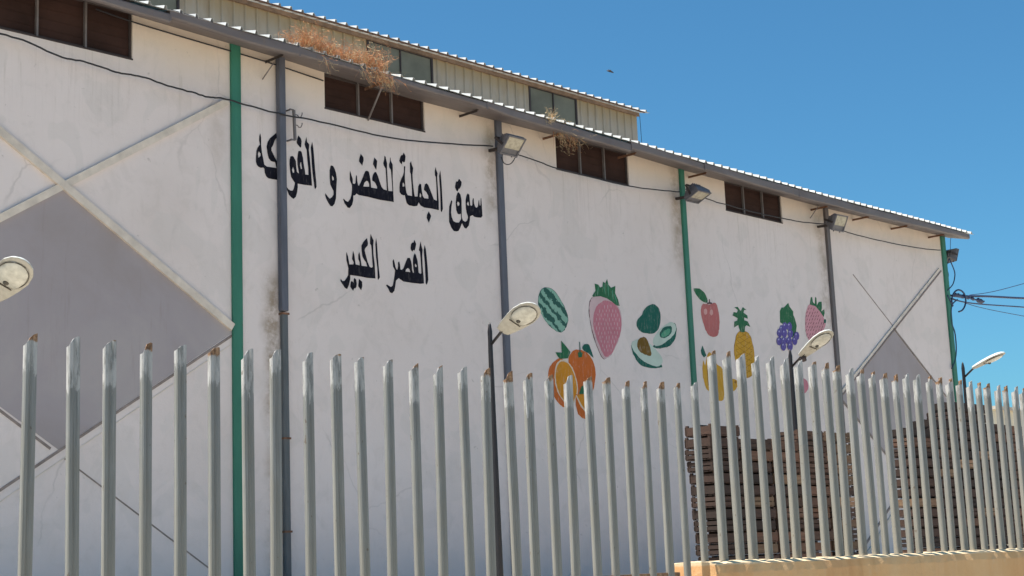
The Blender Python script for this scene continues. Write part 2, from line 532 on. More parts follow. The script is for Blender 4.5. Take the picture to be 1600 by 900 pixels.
# wall with window openings: strips between and below the openings
bm = bmesh.new()
def jig(x, z): return z + .012*math.sin(x*7.3) + .008*math.sin(x*17.1+1)
cells = []
cur = XL
for a, b, zb in WINS:
    cells.append((cur, a, 1.0, ZW)); cells.append((a, b, 1.0, zb)); cur = b
cells.append((cur, XR, 1.0, ZW))
for a, b, z0, z1 in cells: box(bm, a, b, WY, WY+.22, z0, z1 if z1 < 9.3 else min(zt_(a), zt_(b))+.11)
bmesh.ops.remove_doubles(bm, verts=bm.verts, dist=.0001)
bmesh.ops.delete(bm, geom=[f for f in bm.faces if abs(f.normal.x) > .9 and False], context='FACES')
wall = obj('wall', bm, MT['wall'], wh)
bm = bmesh.new()
box(bm, XR-.22, XR, WY+.22, 44, 1.0, ZW)
box(bm, XL, XL+.22, WY+.22, 44, 1.0, ZW)
box(bm, XL, XR, 44, 44.2, 1.0, ZW)
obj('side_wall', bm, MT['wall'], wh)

# painted shapes on the wall
LAY = [0.002]
def paint_mesh(name, polys, parent, label=None, origin=None):
    """polys: list of (loops of photo pixels, material key); each lies a fraction of a millimetre above the last"""
    bm = bmesh.new()
    mats = []
    p0 = W(*polys[0][0][0][0], y=WY)
    y = .0025
    for loops, mk in polys:
        if mk not in mats: mats.append(mk)
        y += .0006
        L3 = [[W(px, py, y=WY) for px, py in lp] for lp in loops]
        L3 = [[p + Vector((random.uniform(-.006, .006), 0, random.uniform(-.006, .006))) for p in lp] for lp in L3]
        flat = [p for lp in L3 for p in lp]
        tris = tessellate_polygon([[Vector((p.x, p.z, 0)) for p in lp] for lp in L3])
        vs = [bm.verts.new((p.x-p0.x, -y, p.z-p0.z)) for p in flat]
        for t in tris:
            try: bm.faces.new([vs[i] for i in t]).material_index = mats.index(mk)
            except ValueError: pass
    for f in bm.faces:
        f.normal_update()
        if f.normal.y > 0: f.normal_flip()
    me = bpy.data.meshes.new(name)
    bm.to_mesh(me); bm.free()
    for m in mats: me.materials.append(MT[m])
    o = raw(name, me, parent, (p0.x, WY, p0.z))
    if label: o['label'] = label
    return o
def sc(ox, oy, s, pts): return [(ox+x/s, oy+y/s) for x, y in pts]
def rnd(pts, k=4):
    """closed smooth outline"""
    n = len(pts); out = []
    for i in range(n):
        p0, p1, p2, p3 = (Vector(pts[(i+j-1) % n]) for j in range(4))
        for j in range(k):
            t = j/k
            v = .5*((2*p1) + (p2-p0)*t + (2*p0-5*p1+4*p2-p3)*t*t + (3*p1-p0-3*p2+p3)*t**3)
            out.append((v.x, v.y))
    return out

T1 = lambda p: sc(390, 200, 7.5, p)
T2 = lambda p: sc(500, 225, 7.5, p)
T3 = lambda p: sc(600, 230, 7.5, p)
T4 = lambda p: sc(670, 260, 7.5, p)
T5 = lambda p: sc(520, 355, 7.5, p)
T6 = lambda p: sc(590, 355, 7.5, p)
def words(name, items, label):
    paint_mesh(name, [([f(a) for a in lps], 'black') for f, lps in items], wall, label)
words('lettering', [
 (T4, [[(265,395),(272,410),(265,470),(262,540),(268,600),(290,640),(320,660),(350,655),(375,620),(372,555),(355,560),(335,550),(322,510),(316,430),(322,350),(335,310),(350,305),(370,330),(380,400),(383,500),(386,590),(400,630),(425,650),(445,635),(455,600),(458,580),(440,545),(430,490),(432,400),(440,335),(457,315),(472,335),(482,400),(487,450),(498,462),(508,450),(512,400),(520,370),(528,380),(530,430),(540,475),(560,490),(575,470),(580,400),(590,395),(596,455),(602,458),(608,370),(616,375),(620,440),(625,520),(625,580),(612,605),(590,598),(560,600),(535,590),(510,575),(485,590),(478,630),(468,690),(440,735),(415,720),(390,670),(380,680),(370,720),(350,755),(320,766),(290,755),(260,715),(240,650),(235,560),(240,470),(255,410)],
       [(340,415),(355,430),(355,455),(342,462),(332,440)], [(458,415),(470,435),(470,465),(455,460),(447,440)]]),
 (T4, [[(355,150),(382,185),(378,225),(362,265),(350,262),(335,298),(320,285),(305,245),(312,200),(322,178),(335,180),(345,155)]]),
], 'black painted Arabic word nearest the middle grey pillar, upper line')
words('lettering', [
 (T3, [[(603,230),(612,270),(630,310),(625,350),(628,450),(635,560),(640,650),(643,735),(560,722),(470,705),(425,685),(405,650),(390,690),(350,693),(290,685),(262,655),(250,600),(244,562),(225,568),(200,558),(183,525),(180,470),(185,420),(200,370),(222,335),(228,290),(235,220),(246,220),(243,290),(245,370),(252,450),(262,530),(275,560),(330,570),(326,500),(318,400),(312,320),(302,290),(303,240),(305,190),(315,160),(325,200),(340,245),(332,320),(338,420),(350,540),(358,580),(395,578),(395,520),(400,460),(415,428),(432,435),(440,500),(452,575),(470,600),(520,608),(515,575),(495,530),(468,505),(466,475),(480,435),(498,425),(518,440),(540,500),(570,580),(585,615),(620,625),(617,560),(610,450),(603,350),(592,325),(595,280)],
       [(225,415),(238,440),(235,460),(218,462),(214,435)], [(422,540),(432,560),(430,588),(415,580)]]),
 (T3, [[(228,60),(240,85),(252,110),(245,165),(230,178),(215,165),(205,205),(190,185),(180,160),(188,115),(205,90),(218,95)]]),
 (T3, [[(520,748),(548,800),(545,830),(523,885),(500,830),(505,795)]]),
 (T3, [[(660,270),(668,350),(675,470),(683,600),(688,720),(680,755),(668,765),(660,740),(657,640),(655,520),(645,400),(645,340),(652,310)]]),
], 'black painted Arabic word right of the middle of the upper line')
words('lettering', [
 (T2, [[(822,155),(830,200),(852,240),(850,290),(848,400),(858,540),(866,680),(830,678),(700,652),(560,622),(450,600),(430,578),(412,598),(390,605),(388,660),(378,710),(345,755),(320,742),(290,700),(270,650),(278,640),(300,665),(325,675),(350,650),(368,600),(372,540),(375,480),(360,450),(345,425),(345,350),(350,310),(362,350),(378,410),(385,465),(400,472),(412,455),(415,400),(420,365),(430,375),(435,430),(445,480),(458,490),(475,450),(500,400),(515,345),(530,318),(550,312),(568,325),(580,370),(590,430),(595,490),(600,510),(670,522),(668,500),(650,465),(630,440),(608,430),(607,400),(618,355),(640,330),(660,335),(680,375),(700,440),(720,500),(740,530),(782,545),(780,480),(772,380),(768,290),(748,250),(742,220),(752,190),(755,140),(765,145),(772,190),(788,230),(785,290),(788,400),(795,500),(800,550),(845,556),(843,480),(835,380),(830,300),(810,270),(808,240),(818,205),(818,160)],
       [(505,498),(515,460),(540,430),(562,440),(572,470),(575,500)]]),
 (T2, [[(475,115),(508,160),(508,190),(495,260),(485,250),(458,200),(462,165)]]),
 (T2, [[(635,155),(668,195),(670,225),(658,305),(645,285),(622,235),(625,200)]]),
], 'black painted Arabic word with two diamond dots, middle of the upper line')
words('lettering', [
 (T2, [[(130,248),(150,258),(170,290),(188,340),(195,410),(192,480),(190,560),(185,640),(170,700),(148,735),(125,725),(95,690),(70,640),(57,595),(63,578),(75,590),(90,620),(115,638),(140,625),(158,590),(155,550),(135,520),(115,470),(110,400),(112,310),(118,265)],
       [(142,368),(160,395),(162,420),(148,430),(138,400)]]),
], 'single black Arabic letter standing alone in the upper line')
words('lettering', [
 (T1, [[(663,105),(675,165),(695,190),(700,230),(692,260),(700,340),(712,450),(722,560),(733,660),(728,680),(640,668),(565,655),(563,690),(558,760),(540,810),(515,830),(490,820),(460,785),(440,740),(422,690),(430,688),(450,720),(480,738),(500,735),(515,715),(525,660),(530,640),(505,615),(485,570),(475,500),(468,430),(470,370),(480,335),(500,325),(520,340),(540,390),(550,460),(556,510),(566,528),(576,530),(572,490),(562,430),(558,370),(560,310),(572,275),(590,265),(608,285),(625,350),(635,420),(645,500),(652,545),(690,555),(686,480),(676,350),(668,260),(652,230),(645,190),(652,150)],
       [(505,455),(520,500),(522,525),(508,528),(500,495)], [(598,400),(612,450),(612,475),(600,480),(588,440),(590,410)]]),
 (T1, [[(730,160),(742,230),(752,330),(765,480),(783,640),(785,690),(770,718),(760,705),(752,640),(740,540),(727,420),(718,300),(718,230)]]),
 (T1, [[(570,85),(600,125),(612,160),(600,225),(590,228),(555,185),(550,165),(562,110)]]),
 (T1, [[(125,60),(131,110),(130,200),(142,290),(158,370),(172,425),(200,455),(290,465),(310,470),(300,400),(250,385),(222,350),(203,290),(197,220),(208,165),(238,118),(275,85),(310,60),(315,110),(290,150),(275,205),(255,235),(258,265),(280,320),(330,420),(350,520),(355,600),(330,610),(270,603),(215,590),(190,570),(178,530),(170,475),(160,462),(130,470),(105,460),(85,435),(75,400),(76,330),(78,270),(90,230),(110,205),(118,200),(113,150),(113,100)],
       [(108,275),(125,300),(125,325),(105,348),(95,330),(95,300)]]),
 (T1, [[(365,330),(378,370),(390,450),(402,560),(398,600),(385,640),(372,630),(360,500),(355,380)]]),
], 'black painted Arabic word crossed by the grey downpipe, upper line')
words('lettering', [
 (T6, [[(550,205),(562,260),(575,350),(585,480),(592,620),(585,655),(572,680),(562,655),(558,560),(552,430),(540,300),(540,260)]]),
 (T6, [[(500,170),(512,220),(525,265),(522,330),(528,450),(538,580),(545,662),(500,662),(400,652),(300,632),(258,612),(245,600),(215,628),(208,690),(195,750),(172,778),(145,765),(120,715),(98,680),(110,668),(130,690),(155,700),(175,680),(190,630),(198,570),(200,510),(180,460),(175,400),(183,370),(195,410),(208,460),(215,495),(232,500),(240,460),(240,410),(250,400),(258,440),(265,490),(280,505),(300,480),(325,420),(335,385),(350,358),(375,362),(392,400),(398,450),(405,500),(410,535),(425,535),(420,490),(412,430),(412,370),(422,325),(435,308),(450,325),(465,390),(475,460),(482,535),(498,545),(512,540),(508,450),(500,350),(495,290),(483,270),(490,220)],
       [(325,522),(330,495),(350,475),(370,490),(380,525)], [(442,430),(455,455),(452,470),(440,462),(435,440)]]),
 (T6, [[(428,150),(440,175),(452,195),(445,245),(432,275),(420,270),(408,292),(390,270),(382,245),(392,200),(405,180),(418,180)]]),
], 'black painted Arabic word at the right of the lower line')
words('lettering', [
 (T5, [[(508,125),(520,200),(530,350),(540,480),(548,590),(535,618),(525,605),(518,480),(505,350),(497,260),(497,200)]]),
 (T5, [[(445,75),(458,120),(478,155),(473,215),(478,320),(488,430),(500,600),(400,592),(300,578),(205,560),(200,610),(190,680),(165,722),(140,712),(110,670),(85,630),(92,607),(110,632),(135,630),(160,600),(180,560),(183,480),(170,430),(155,390),(153,320),(160,285),(175,340),(190,400),(195,435),(240,440),(242,410),(225,370),(228,310),(235,275),(250,330),(262,400),(270,440),(315,450),(312,410),(298,370),(300,320),(308,285),(320,330),(328,400),(335,450),(400,462),(390,410),(370,390),(345,340),(333,270),(335,215),(355,175),(380,150),(400,130),(408,190),(405,220),(380,250),(370,275),(385,330),(405,400),(430,462),(455,475),(468,465),(462,380),(455,280),(450,215),(435,190),(437,130)]]),
 (T5, [[(225,632),(235,645),(240,650),(243,612),(255,593),(275,615),(279,660),(276,700),(262,720),(250,712),(238,748),(205,700),(205,665),(210,640)]]),
 (T5, [[(300,605),(340,640),(345,690),(332,745),(292,690),(297,640)]]),
], 'black painted Arabic word at the left of the lower line')

# painted fruit
A = lambda p: sc(820, 420, 3.75, p)
B = lambda p: sc(1060, 430, 4.285, p)
def ell(cx, cy, rx, ry, rot=0, n=20):
    c, s = math.cos(rot), math.sin(rot)
    return [(cx+rx*math.cos(2*math.pi*i/n)*c - ry*math.sin(2*math.pi*i/n)*s, cy+rx*math.cos(2*math.pi*i/n)*s + ry*math.sin(2*math.pi*i/n)*c) for i in range(n)]
def stroke(x0, y0, x1, y1, wd):
    dx, dy = x1-x0, y1-y0
    l = math.hypot(dx, dy); nx, ny = -dy/l*wd/2, dx/l*wd/2
    return [(x0+nx, y0+ny), ((x0+x1)/2+nx*1.4, (y0+y1)/2+ny*1.4), (x1+nx*.4, y1+ny*.4), (x1-nx*.4, y1-ny*.4), ((x0+x1)/2-nx*1.4, (y0+y1)/2-ny*1.4), (x0-nx, y0-ny)]
def inside(p, poly):
    r = False; n = len(poly)
    for i in range(n):
        (x1, y1), (x2, y2) = poly[i], poly[(i+1) % n]
        if (y1 > p[1]) != (y2 > p[1]) and p[0] < (x2-x1)*(p[1]-y1)/(y2-y1)+x1: r = not r
    return r
def seeds(poly, sx, sy, ln, lean, wd, key, tr, margin=.9):
    xs = [p[0] for p in poly]; ys = [p[1] for p in poly]; cx = sum(xs)/len(xs); cy = sum(ys)/len(ys)
    sm = [(cx+(x-cx)*margin, cy+(y-cy)*margin) for x, y in poly]
    out = []; j = 0; yy = min(ys)
    while yy < max(ys):
        xx = min(xs) + (j % 2)*sx/2
        while xx < max(xs):
            a = (xx+random.uniform(-2, 2), yy+random.uniform(-3, 3))
            if inside(a, sm): out.append(([tr(stroke(a[0], a[1], a[0]+lean, a[1]+ln*random.uniform(.7, 1.2), wd))], key))
            xx += sx
        yy += sy; j += 1
    # one layer: strokes do not overlap, so they may share a height
    return out
def paint_group(name, base, extra, label):
    polys = list(base)
    o = paint_mesh(name, polys, wall, label)
    if extra:
        # extra strokes as one layer of the same painting
        y = .0025 + .0006*(len(polys)+1)
        bm = bmesh.new(); bm.from_mesh(o.data)
        mats = [m.name for m in o.data.materials]
        for loops, mk in extra:
            if MT[mk].name not in mats: o.data.materials.append(MT[mk]); mats.append(MT[mk].name)
            vs = []
            for px, py in loops[0]:
                p = W(px, py, y=WY)
                vs.append(bm.verts.new((p.x-o.location.x, -y, p.z-o.location.z)))
            f = bm.faces.new(vs); f.material_index = mats.index(MT[mk].name)
            f.normal_update()
            if f.normal.y > 0: f.normal_flip()
            y += 2e-6
        bm.to_mesh(o.data); bm.free()
    return o

mel = rnd([(115,112),(150,115),(180,140),(215,195),(240,245),(252,290),(245,330),(225,362),(200,370),(170,355),(130,315),(100,270),(82,220),(80,175),(92,130)])
cxm, cym = 167, 240
paint_group('painted_watermelon', [([A([(cxm+(x-cxm)*1.025, cym+(y-cym)*1.02) for x, y in mel])], 'deep_green_paint'), ([A(mel)], 'melon')], None, 'striped green watermelon painted left of the big strawberry')
sb = rnd([(400,165),(440,162),(490,175),(535,205),(560,250),(567,310),(560,380),(540,440),(510,500),(475,527),(455,520),(430,470),(405,400),(388,330),(378,260),(380,200)])
si = rnd([(440,200),(470,185),(520,200),(550,240),(565,310),(558,380),(535,440),(505,500),(470,515),(440,460),(415,390),(400,320),(405,260),(420,220)])
paint_group('painted_strawberry', [([A([(x-3, y+1) for x, y in sb])], 'outline_paint'), ([A(sb)], 'pale_pink_paint'), ([A(si)], 'strawberry_pink'),
  ([A([(393,160),(415,130),(408,85),(430,92),(440,108),(455,104),(456,75),(470,84),(482,58),(490,92),(505,112),(530,100),(528,142),(545,180),(555,217),(535,215),(510,195),(480,175),(440,162),(400,165)])], 'leaf_green_paint')],
  seeds(si, 19, 26, 20, 1, 2.4, 'pale_pink_paint', A) + [([A(stroke(*q, 3))], 'mid_green_paint') for q in ((430,100,425,155),(462,90,470,150),(485,80,490,165),(512,125,515,185),(525,150,540,205))], 'large pink strawberry with green crown painted above the oranges')
av = rnd([(740,208),(770,215),(790,245),(795,290),(788,340),(760,375),(720,380),(680,370),(655,335),(658,300),(685,270),(705,230)])
paint_group('painted_avocado', [([A(av)], 'deep_green_paint')], None, 'whole dark green avocado painted above its two halves')
paint_group('painted_avocado', [
  ([A(rnd([(752,452),(775,466),(810,465),(850,450),(880,410),(889,350),(870,318),(820,400)]))], 'deep_green_paint'),
  ([A(rnd([(845,315),(875,320),(886,345),(876,378),(848,412),(800,444),(765,452),(750,430),(758,400),(790,355)]))], 'mint_paint'),
  ([A(rnd([(850,335),(862,350),(850,385),(820,405),(795,402),(790,375),(815,343)]))], 'deep_green_paint'),
  ([A(rnd([(846,352),(852,366),(840,386),(818,400),(800,398),(800,380),(820,360)]))], 'mid_green_paint')], None, 'avocado half painted with an empty green stone hollow')
paint_group('painted_avocado', [
  ([A(rnd([(625,440),(628,480),(645,520),(680,565),(740,581),(790,580),(803,568),(760,500),(660,430)]))], 'deep_green_paint'),
  ([A(rnd([(628,430),(660,414),(700,420),(745,450),(790,500),(806,530),(800,560),(770,571),(720,556),(680,530),(645,490),(627,460)]))], 'mint_paint'),
  ([A(rnd([(690,400),(710,407),(730,450),(740,505),(712,505),(680,490),(658,455),(664,418)]))], 'pit_brown_paint')], None, 'avocado half painted with its brown stone inside')
cr = [(x, y) for x, y in rnd([(218,532),(250,545),(278,580),(298,635),(310,690),(306,740),(285,790),(255,800),(225,775),(195,730),(177,670),(174,600),(190,550)])]
ci = [(242+(x-242)*.90, 665+(y-665)*.93) for x, y in cr]
paint_group('painted_orange', [
  ([A(rnd([(300,474),(345,482),(380,510),(405,560),(414,620),(408,680),(385,740),(330,745),(280,700),(262,620),(255,540),(268,495)]))], 'orange_paint'),
  ([A(rnd([(215,525),(170,545),(142,585),(135,640),(148,700),(180,765),(215,805),(243,813),(262,800),(250,600)]))], 'orange_paint'),
  ([A(cr)], 'cream_paint'), ([A(ci)], 'amber_paint'),
  ([A([(296,735),(330,735),(352,760),(357,880),(335,876),(310,850),(298,800)])], 'orange_paint'),
  ([A([(300,738),(345,736),(354,760),(355,830),(330,800)])], 'amber_paint'),
  ([A([(296,745),(303,738),(330,795),(356,832),(355,842),(325,806)])], 'cream_paint'),
  ([A([(212,422),(240,455),(265,490),(252,527),(205,530),(192,512),(178,490),(215,490)])], 'leaf_green_paint'),
  ([A(rnd([(335,460),(350,443),(372,442),(385,470),(402,522),(375,498),(345,482)]))], 'deep_green_paint'),
  ([A([(317,430),(323,430),(325,490),(318,490)])], 'deep_green_paint'),
  ([A([(308,492),(322,484),(337,492),(332,517),(312,520)])], 'leaf_green_paint'),
  ([A([(328,690),(345,682),(352,700),(350,732),(315,735)])], 'leaf_green_paint')], None, 'oranges painted whole and cut with green leaves')
ap = rnd([(165,192),(205,196),(245,185),(265,230),(275,300),(272,360),(260,405),(225,412),(200,400),(175,350),(155,280),(150,230)])
paint_group('painted_apple', [([B(ap)], 'apple_red_paint'), ([B(ell(180,245,12,20))], 'apple_light_paint'), ([B(ell(220,250,11,19))], 'apple_light_paint'),
  ([B(rnd([(100,90),(140,90),(170,115),(190,150),(195,180),(168,182),(140,160),(115,125)], 2))], 'leaf_green_paint'), ([B([(204,160),(209,160),(211,192),(202,192)])], 'outline_paint'),
  ([B([(188,184),(222,183),(226,192),(190,194)])], 'outline_paint')], None, 'red apple painted beside the right green pillar')
pin = rnd([(410,378),(455,380),(480,410),(500,480),(508,550),(500,620),(490,670),(460,685),(430,670),(400,620),(380,560),(373,500),(380,440),(390,400)])
pl = []
for k in range(-6, 12):
    for sgn in (1, -1):
        prev = None
        for q in range(11):
            x = 370 + q*14; y = 420 + k*38 + sgn*(q-5)*9 + 18*math.sin(q/10*math.pi)
            if prev and inside(prev, pin) and inside((x, y), pin): pl.append(([B(stroke(prev[0], prev[1], x, y, 2.3))], 'golden_line_paint'))
            prev = (x, y)
paint_group('painted_pineapple', [([B([(441+(x-441)*1.03, 532+(y-532)*1.015) for x, y in pin])], 'golden_line_paint'), ([B(pin)], 'yellow_paint'),
  ([B([(430,382),(412,377),(400,335),(371,352),(372,312),(392,304),(395,287),(362,270),(370,247),(390,252),(398,232),(374,215),(395,212),(416,240),(430,214),(455,234),(440,232),(435,252),(460,270),(463,292),(440,282),(440,300),(465,310),(482,346),(456,336),(446,346),(443,380)])], 'leaf_green_paint')], pl, 'yellow pineapple with green crown painted left of the grapes')
gr = [(690,362),(712,344),(742,344),(676,388),(708,390),(748,392),(672,442),(704,440),(738,442),(776,440),(788,408),(700,478),(744,478),(768,372)]
gp = [([B([(735,185),(745,212),(768,242),(768,265),(778,290),(792,340),(785,390),(760,420),(740,380),(700,330),(680,318),(678,240),(690,215),(705,217),(717,205)])], 'leaf_green_paint')]
for i, (x, y) in enumerate(gr[:-1]):
    gp.append(([B(ell(x, y, 18, 28))], 'grape_violet_paint')); 
    gp.append(([B(ell(x-4, y-12, 4.5, 6))], 'grape_light_paint'))
paint_group('painted_grapes', gp, None, 'violet bunch of grapes painted under a green leaf')
s2 = rnd([(880,195),(920,205),(950,240),(970,280),(985,320),(975,360),(948,405),(910,445),(878,440),(856,400),(848,350),(850,270),(862,220)])
paint_group('painted_strawberry', [([B(s2)], 'berry_pink_paint'),
  ([B([(878,197),(885,150),(895,146),(901,180),(912,192),(914,145),(922,150),(926,202),(938,180),(958,178),(961,220),(954,242),(976,230),(979,252),(972,282),(945,242),(915,207)])], 'leaf_green_paint'),
  ([B(ell(980,308,8,15))], 'deep_green_paint')], seeds(s2, 17, 24, 18, -7, 2.6, 'outline_paint', B), 'smaller pink strawberry painted right of the grapes')
paint_group('painted_bananas', [
  ([B(rnd([(195,528),(215,518),(232,550),(258,595),(288,618),(303,660),(309,740),(300,832),(262,836),(228,790),(190,765),(168,700),(160,640),(165,570),(178,600)]))], 'yellow_paint'),
  ([B(rnd([(360,694),(390,706),(395,745),(362,780),(315,775),(315,722)]))], 'yellow_paint'),
  ([B([(160,472),(174,500),(186,540),(170,552),(154,530),(148,505)])], 'deep_green_paint'),
  ([B([(188,600),(193,600),(205,740),(198,740)])], 'golden_line_paint'), ([B([(230,600),(235,600),(258,800),(250,800)])], 'golden_line_paint'),
  ([B(ell(380,715,8,9))], 'golden_line_paint')], None, 'yellow fruit painted low behind the fence beside the green pillar')
paint_group('painted_plum', [([B(ell(824,742,46,56))], 'strawberry_pink')], None, 'round pink fruit painted low below the grapes')

# grey diamonds and the raised plaster strips of the two cross-braced bays
def diamond(cx, cz, hx, hz):
    bm = bmesh.new()
    o = [bm.verts.new((x, WY-.004, z)) for x, z in ((cx-hx, cz), (cx, cz-hz), (cx+hx, cz), (cx, cz+hz))]
    bm.faces.new(o)
    return obj('grey_diamond', bm, MT['diamond'], wall)
diamond(10.31, 5.17, 2.76, 1.76); diamond(31.80, 5.02, 2.58, 1.76)
def strip(a, b, wd=.13, pr=.045, name='plaster_strip', mat='strip', y0=0.):
    bm = bmesh.new()
    beam(bm, (a[0], WY-pr/2-y0, a[1]), (b[0], WY-pr/2-y0, b[1]), wd, pr, (0, 1, 0))
    obj(name, bm, MT[mat], wall)
strip((7.6, 8.63), (13.05, 5.24), .11, .05)
strip((7.6, 5.20), (13.0, 8.62), .10, .04)
strip((7.5, 1.61), (13.05, 5.12), .035, .012, 'wall_joint', 'joint', -.003)
strip((7.5, 1.45), (13.02, 4.98), .012, .010, 'wall_joint', 'strip', -.003)
strip((7.55, 5.15), (10.2, 3.42), .035, .012, 'wall_joint', 'joint', -.003)
strip((10.4, 3.30), (13.0, 1.60), .02, .008, 'wall_joint', 'joint', -.003)
strip((29.3, 5.07), (34.35, 8.44), .03, .02, 'wall_joint', 'joint', -.003)
strip((31.80, 6.80), (34.35, 5.1), .04, .02, 'wall_joint', 'joint', -.003)
strip((30.2, 7.9), (31.80, 6.84), .02, .01, 'wall_joint', 'joint', -.003)
strip((29.3, 1.5), (34.3, 4.95), .05, .02, 'wall_joint', 'joint', -.003)
strip((29.3, 5.0), (34.3, 1.6), .05, .02, 'wall_joint', 'joint', -.003)
strip((29.3, 5.17), (34.25, 8.48), .05, .03)
strip((29.35, 1.32), (34.3, 4.78), .05, .03)

# pillars
def pillar(x, wd, pr, mat, z1=None, z0=1.0, lab=None):
    bm = bmesh.new()
    box(bm, x-wd/2, x+wd/2, WY-pr, WY+.01, z0, interp(JUNC, x)+.03); bevel(bm, .008)
    o = obj('pillar', bm, MT[mat], wh)
    if lab: o['label'] = lab
    return o
pillar(7.48, .13, .06, 'brownpil')
pillar(13.14, .175, .045, 'green', lab='green painted pillar left of the grey downpipe')
pillar(18.74, .14, .055, 'greypil', lab='blue grey pillar right of the black lettering')
pillar(23.97, .135, .05, 'green', lab='green painted pillar between the avocados and the apple')
pillar(29.22, .135, .06, 'brownpil', lab='brown grey pillar right of the smaller strawberry')
bm = bmesh.new(); box(bm, 34.45, 34.63, WY-.05, WY+.15, 1.0, 9.33); bevel(bm, .01)
o = obj('pillar', bm, MT['green'], wh); o['label'] = 'green painted pillar at the corner of the building'
# downpipe in front of the lettering: square upper length over an older round one
dp = empty('downpipe', (13.95, WY, 0), 'dark grey downpipe with a rusty lower length crossing the lettering', 'downpipe')
bm = bmesh.new(); box(bm, -.06, .06, -.115, -.01, 5.55, 9.50); bevel(bm, .012); obj('upper_pipe', bm, MT['greypil'], dp)
bm = bmesh.new(); box(bm, -.04, .065, -.095, -.008, 1.1, 5.53); bevel(bm, .025, 2); obj('lower_pipe', bm, MT['pipe'], dp)
bm = bmesh.new()
for z in (2.3, 3.65, 5.5): box(bm, -.05, .075, -.105, -.002, z, z+.03)
obj('pipe_clamp', bm, MT['rust'], dp)

# wall windows
for a, b, zb in WINS:
    fb = bmesh.new()
    zt = interp(JUNC, (a+b)/2)+.05
    box(fb, a, b, WY+.03, WY+.06, zb, zb+.03); box(fb, a, b, WY+.03, WY+.06, zt-.05, zt)
    box(fb, a, a+.03, WY+.028, WY+.062, zb+.03, zt-.05); box(fb, b-.03, b, WY+.028, WY+.062, zb+.03, zt-.05)
    wn = obj('window', fb, MT['winreveal'], wh)
    n = 3; pw = (b-a)/n
    for k in range(n):
        pb = bmesh.new(); box(pb, a+pw*k+.012, a+pw*(k+1)-.012, WY+.06, WY+.07, zb+.02, zt-.02)
        for q in range(1, 5):
            zz = zb + (zt-zb)*q/5; box(pb, a+pw*k+.03, a+pw*(k+1)-.03, WY+.053, WY+.06, zz, zz+.008)
        obj('pane', pb, MT['winpane'], wn)
    for k in (1, 2):
        mb = bmesh.new(); box(mb, a+pw*k-.014, a+pw*k+.014, WY+.01, WY+.06, zb+.01, zt-.02); obj('mullion', mb, MT['winframe'], wn)
    sb_ = bmesh.new(); box(sb_, a-.01, b+.01, WY-.008, WY+.03, zb-.022, zb+.004); bevel(sb_, .006); obj('sill', sb_, MT['winreveal'], wn)

# gutters: separate lengths, each hung a little out of true
GB = [(1.0, 6.5), (6.5, 11.62), (11.62, 13.90), (13.90, 17.9), (17.9, 21.72), (21.72, 23.98), (23.98, 27.3), (27.3, 31.2), (31.2, 34.86)]
for i, (a, b) in enumerate(GB):
    bm = bmesh.new()
    dl, dr = (.022, -.035) if i in (1, 4) else (.01, -.01)
    if i in (2, 5): dl, dr = .03, .0
    # section (y, z): back of sheet, front lip, front face, rounded bottom, soffit back to wall
    prof = [(17.46, .0), (17.405, .0), (17.40, -.02), (17.402, 'a'), (17.415, 'b'), (17.45, 'c'), (18.0-.004, 'd')]
    rings = []
    N = 10
    for k in range(N+1):
        x = a + (b-a)*k/N
        dz = dl + (dr-dl)*k/N + .006*math.sin(x*3.1+i)
        dy = .008*math.sin(x*2.3+i*2)
        fo = min(interp(FOLD, x), zt_(x)-.10); ju = interp(JUNC, x)
        zz = {'a': fo+.022, 'b': fo+.005, 'c': fo-.002, 'd': ju}
        rings.append([bm.verts.new((x-(.004 if k == N else 0), y+(dy if y < 17.9 else 0), (zz[z] if isinstance(z, str) else zt_(x)-.012+z)+(dz if z != 'd' else 0))) for y, z in prof])
    for r0, r1 in zip(rings, rings[1:]):
        for j in range(len(prof)-1): bm.faces.new((r0[j], r1[j], r1[j+1], r0[j+1]))
    for r in (rings[0], rings[-1]): bm.faces.new(r)
    ob = obj('gutter', bm, MT['gutter'], wh)
    sm = ob.modifiers.new('thickness', 'SOLIDIFY'); sm.thickness = .003
# joint straps over the seams
for x in [g[1] for g in GB[1:-1]]:
    bm = bmesh.new(); box(bm, x-.012, x+.012, 17.392, 17.40, interp(FOLD, x)-.01, zt_(x)+.01)
    obj('gutter_strap', bm, MT['gutter'], wh)
# brackets under the gutter
for px, lg in ((435, 0), (590, 1), (738, 0), (868, 2), (985, 2), (1095, 2), (1285, 2), (1350, 2), (1410, 2), (1468, 2)):
    x = W(px, 100 + (px-435)*.262, y=17.7).x
    bm = bmesh.new()
    zb = (interp(FOLD, x)+interp(JUNC, x))/2 - .02
    box(bm, x-.02, x+.02, 17.56, WY-.002, zb-.02, zb-.012)
    box(bm, x-.02, x-.012, 17.561, WY-.003, zb-.055, zb-.02)
    obj('gutter_bracket', bm, MT['rust'] if lg else MT['darksteel'], wh)
# struts
def strut(p, q, r=.014, m='strip', name='stay_rod'):
    bm = bmesh.new(); tube(bm, [p, q], r, 6); obj(name, bm, MT[m], wh)
strut(W(599, 130, y=17.5), W(575, 188, y=WY-.02), .018, 'winframe')
strut(W(428, 98, y=17.75), W(410, 124, y=WY-.02), .010, 'winframe')
strut(W(1280, 320, y=17.75), W(1266, 341, y=WY-.02), .010, 'winframe')

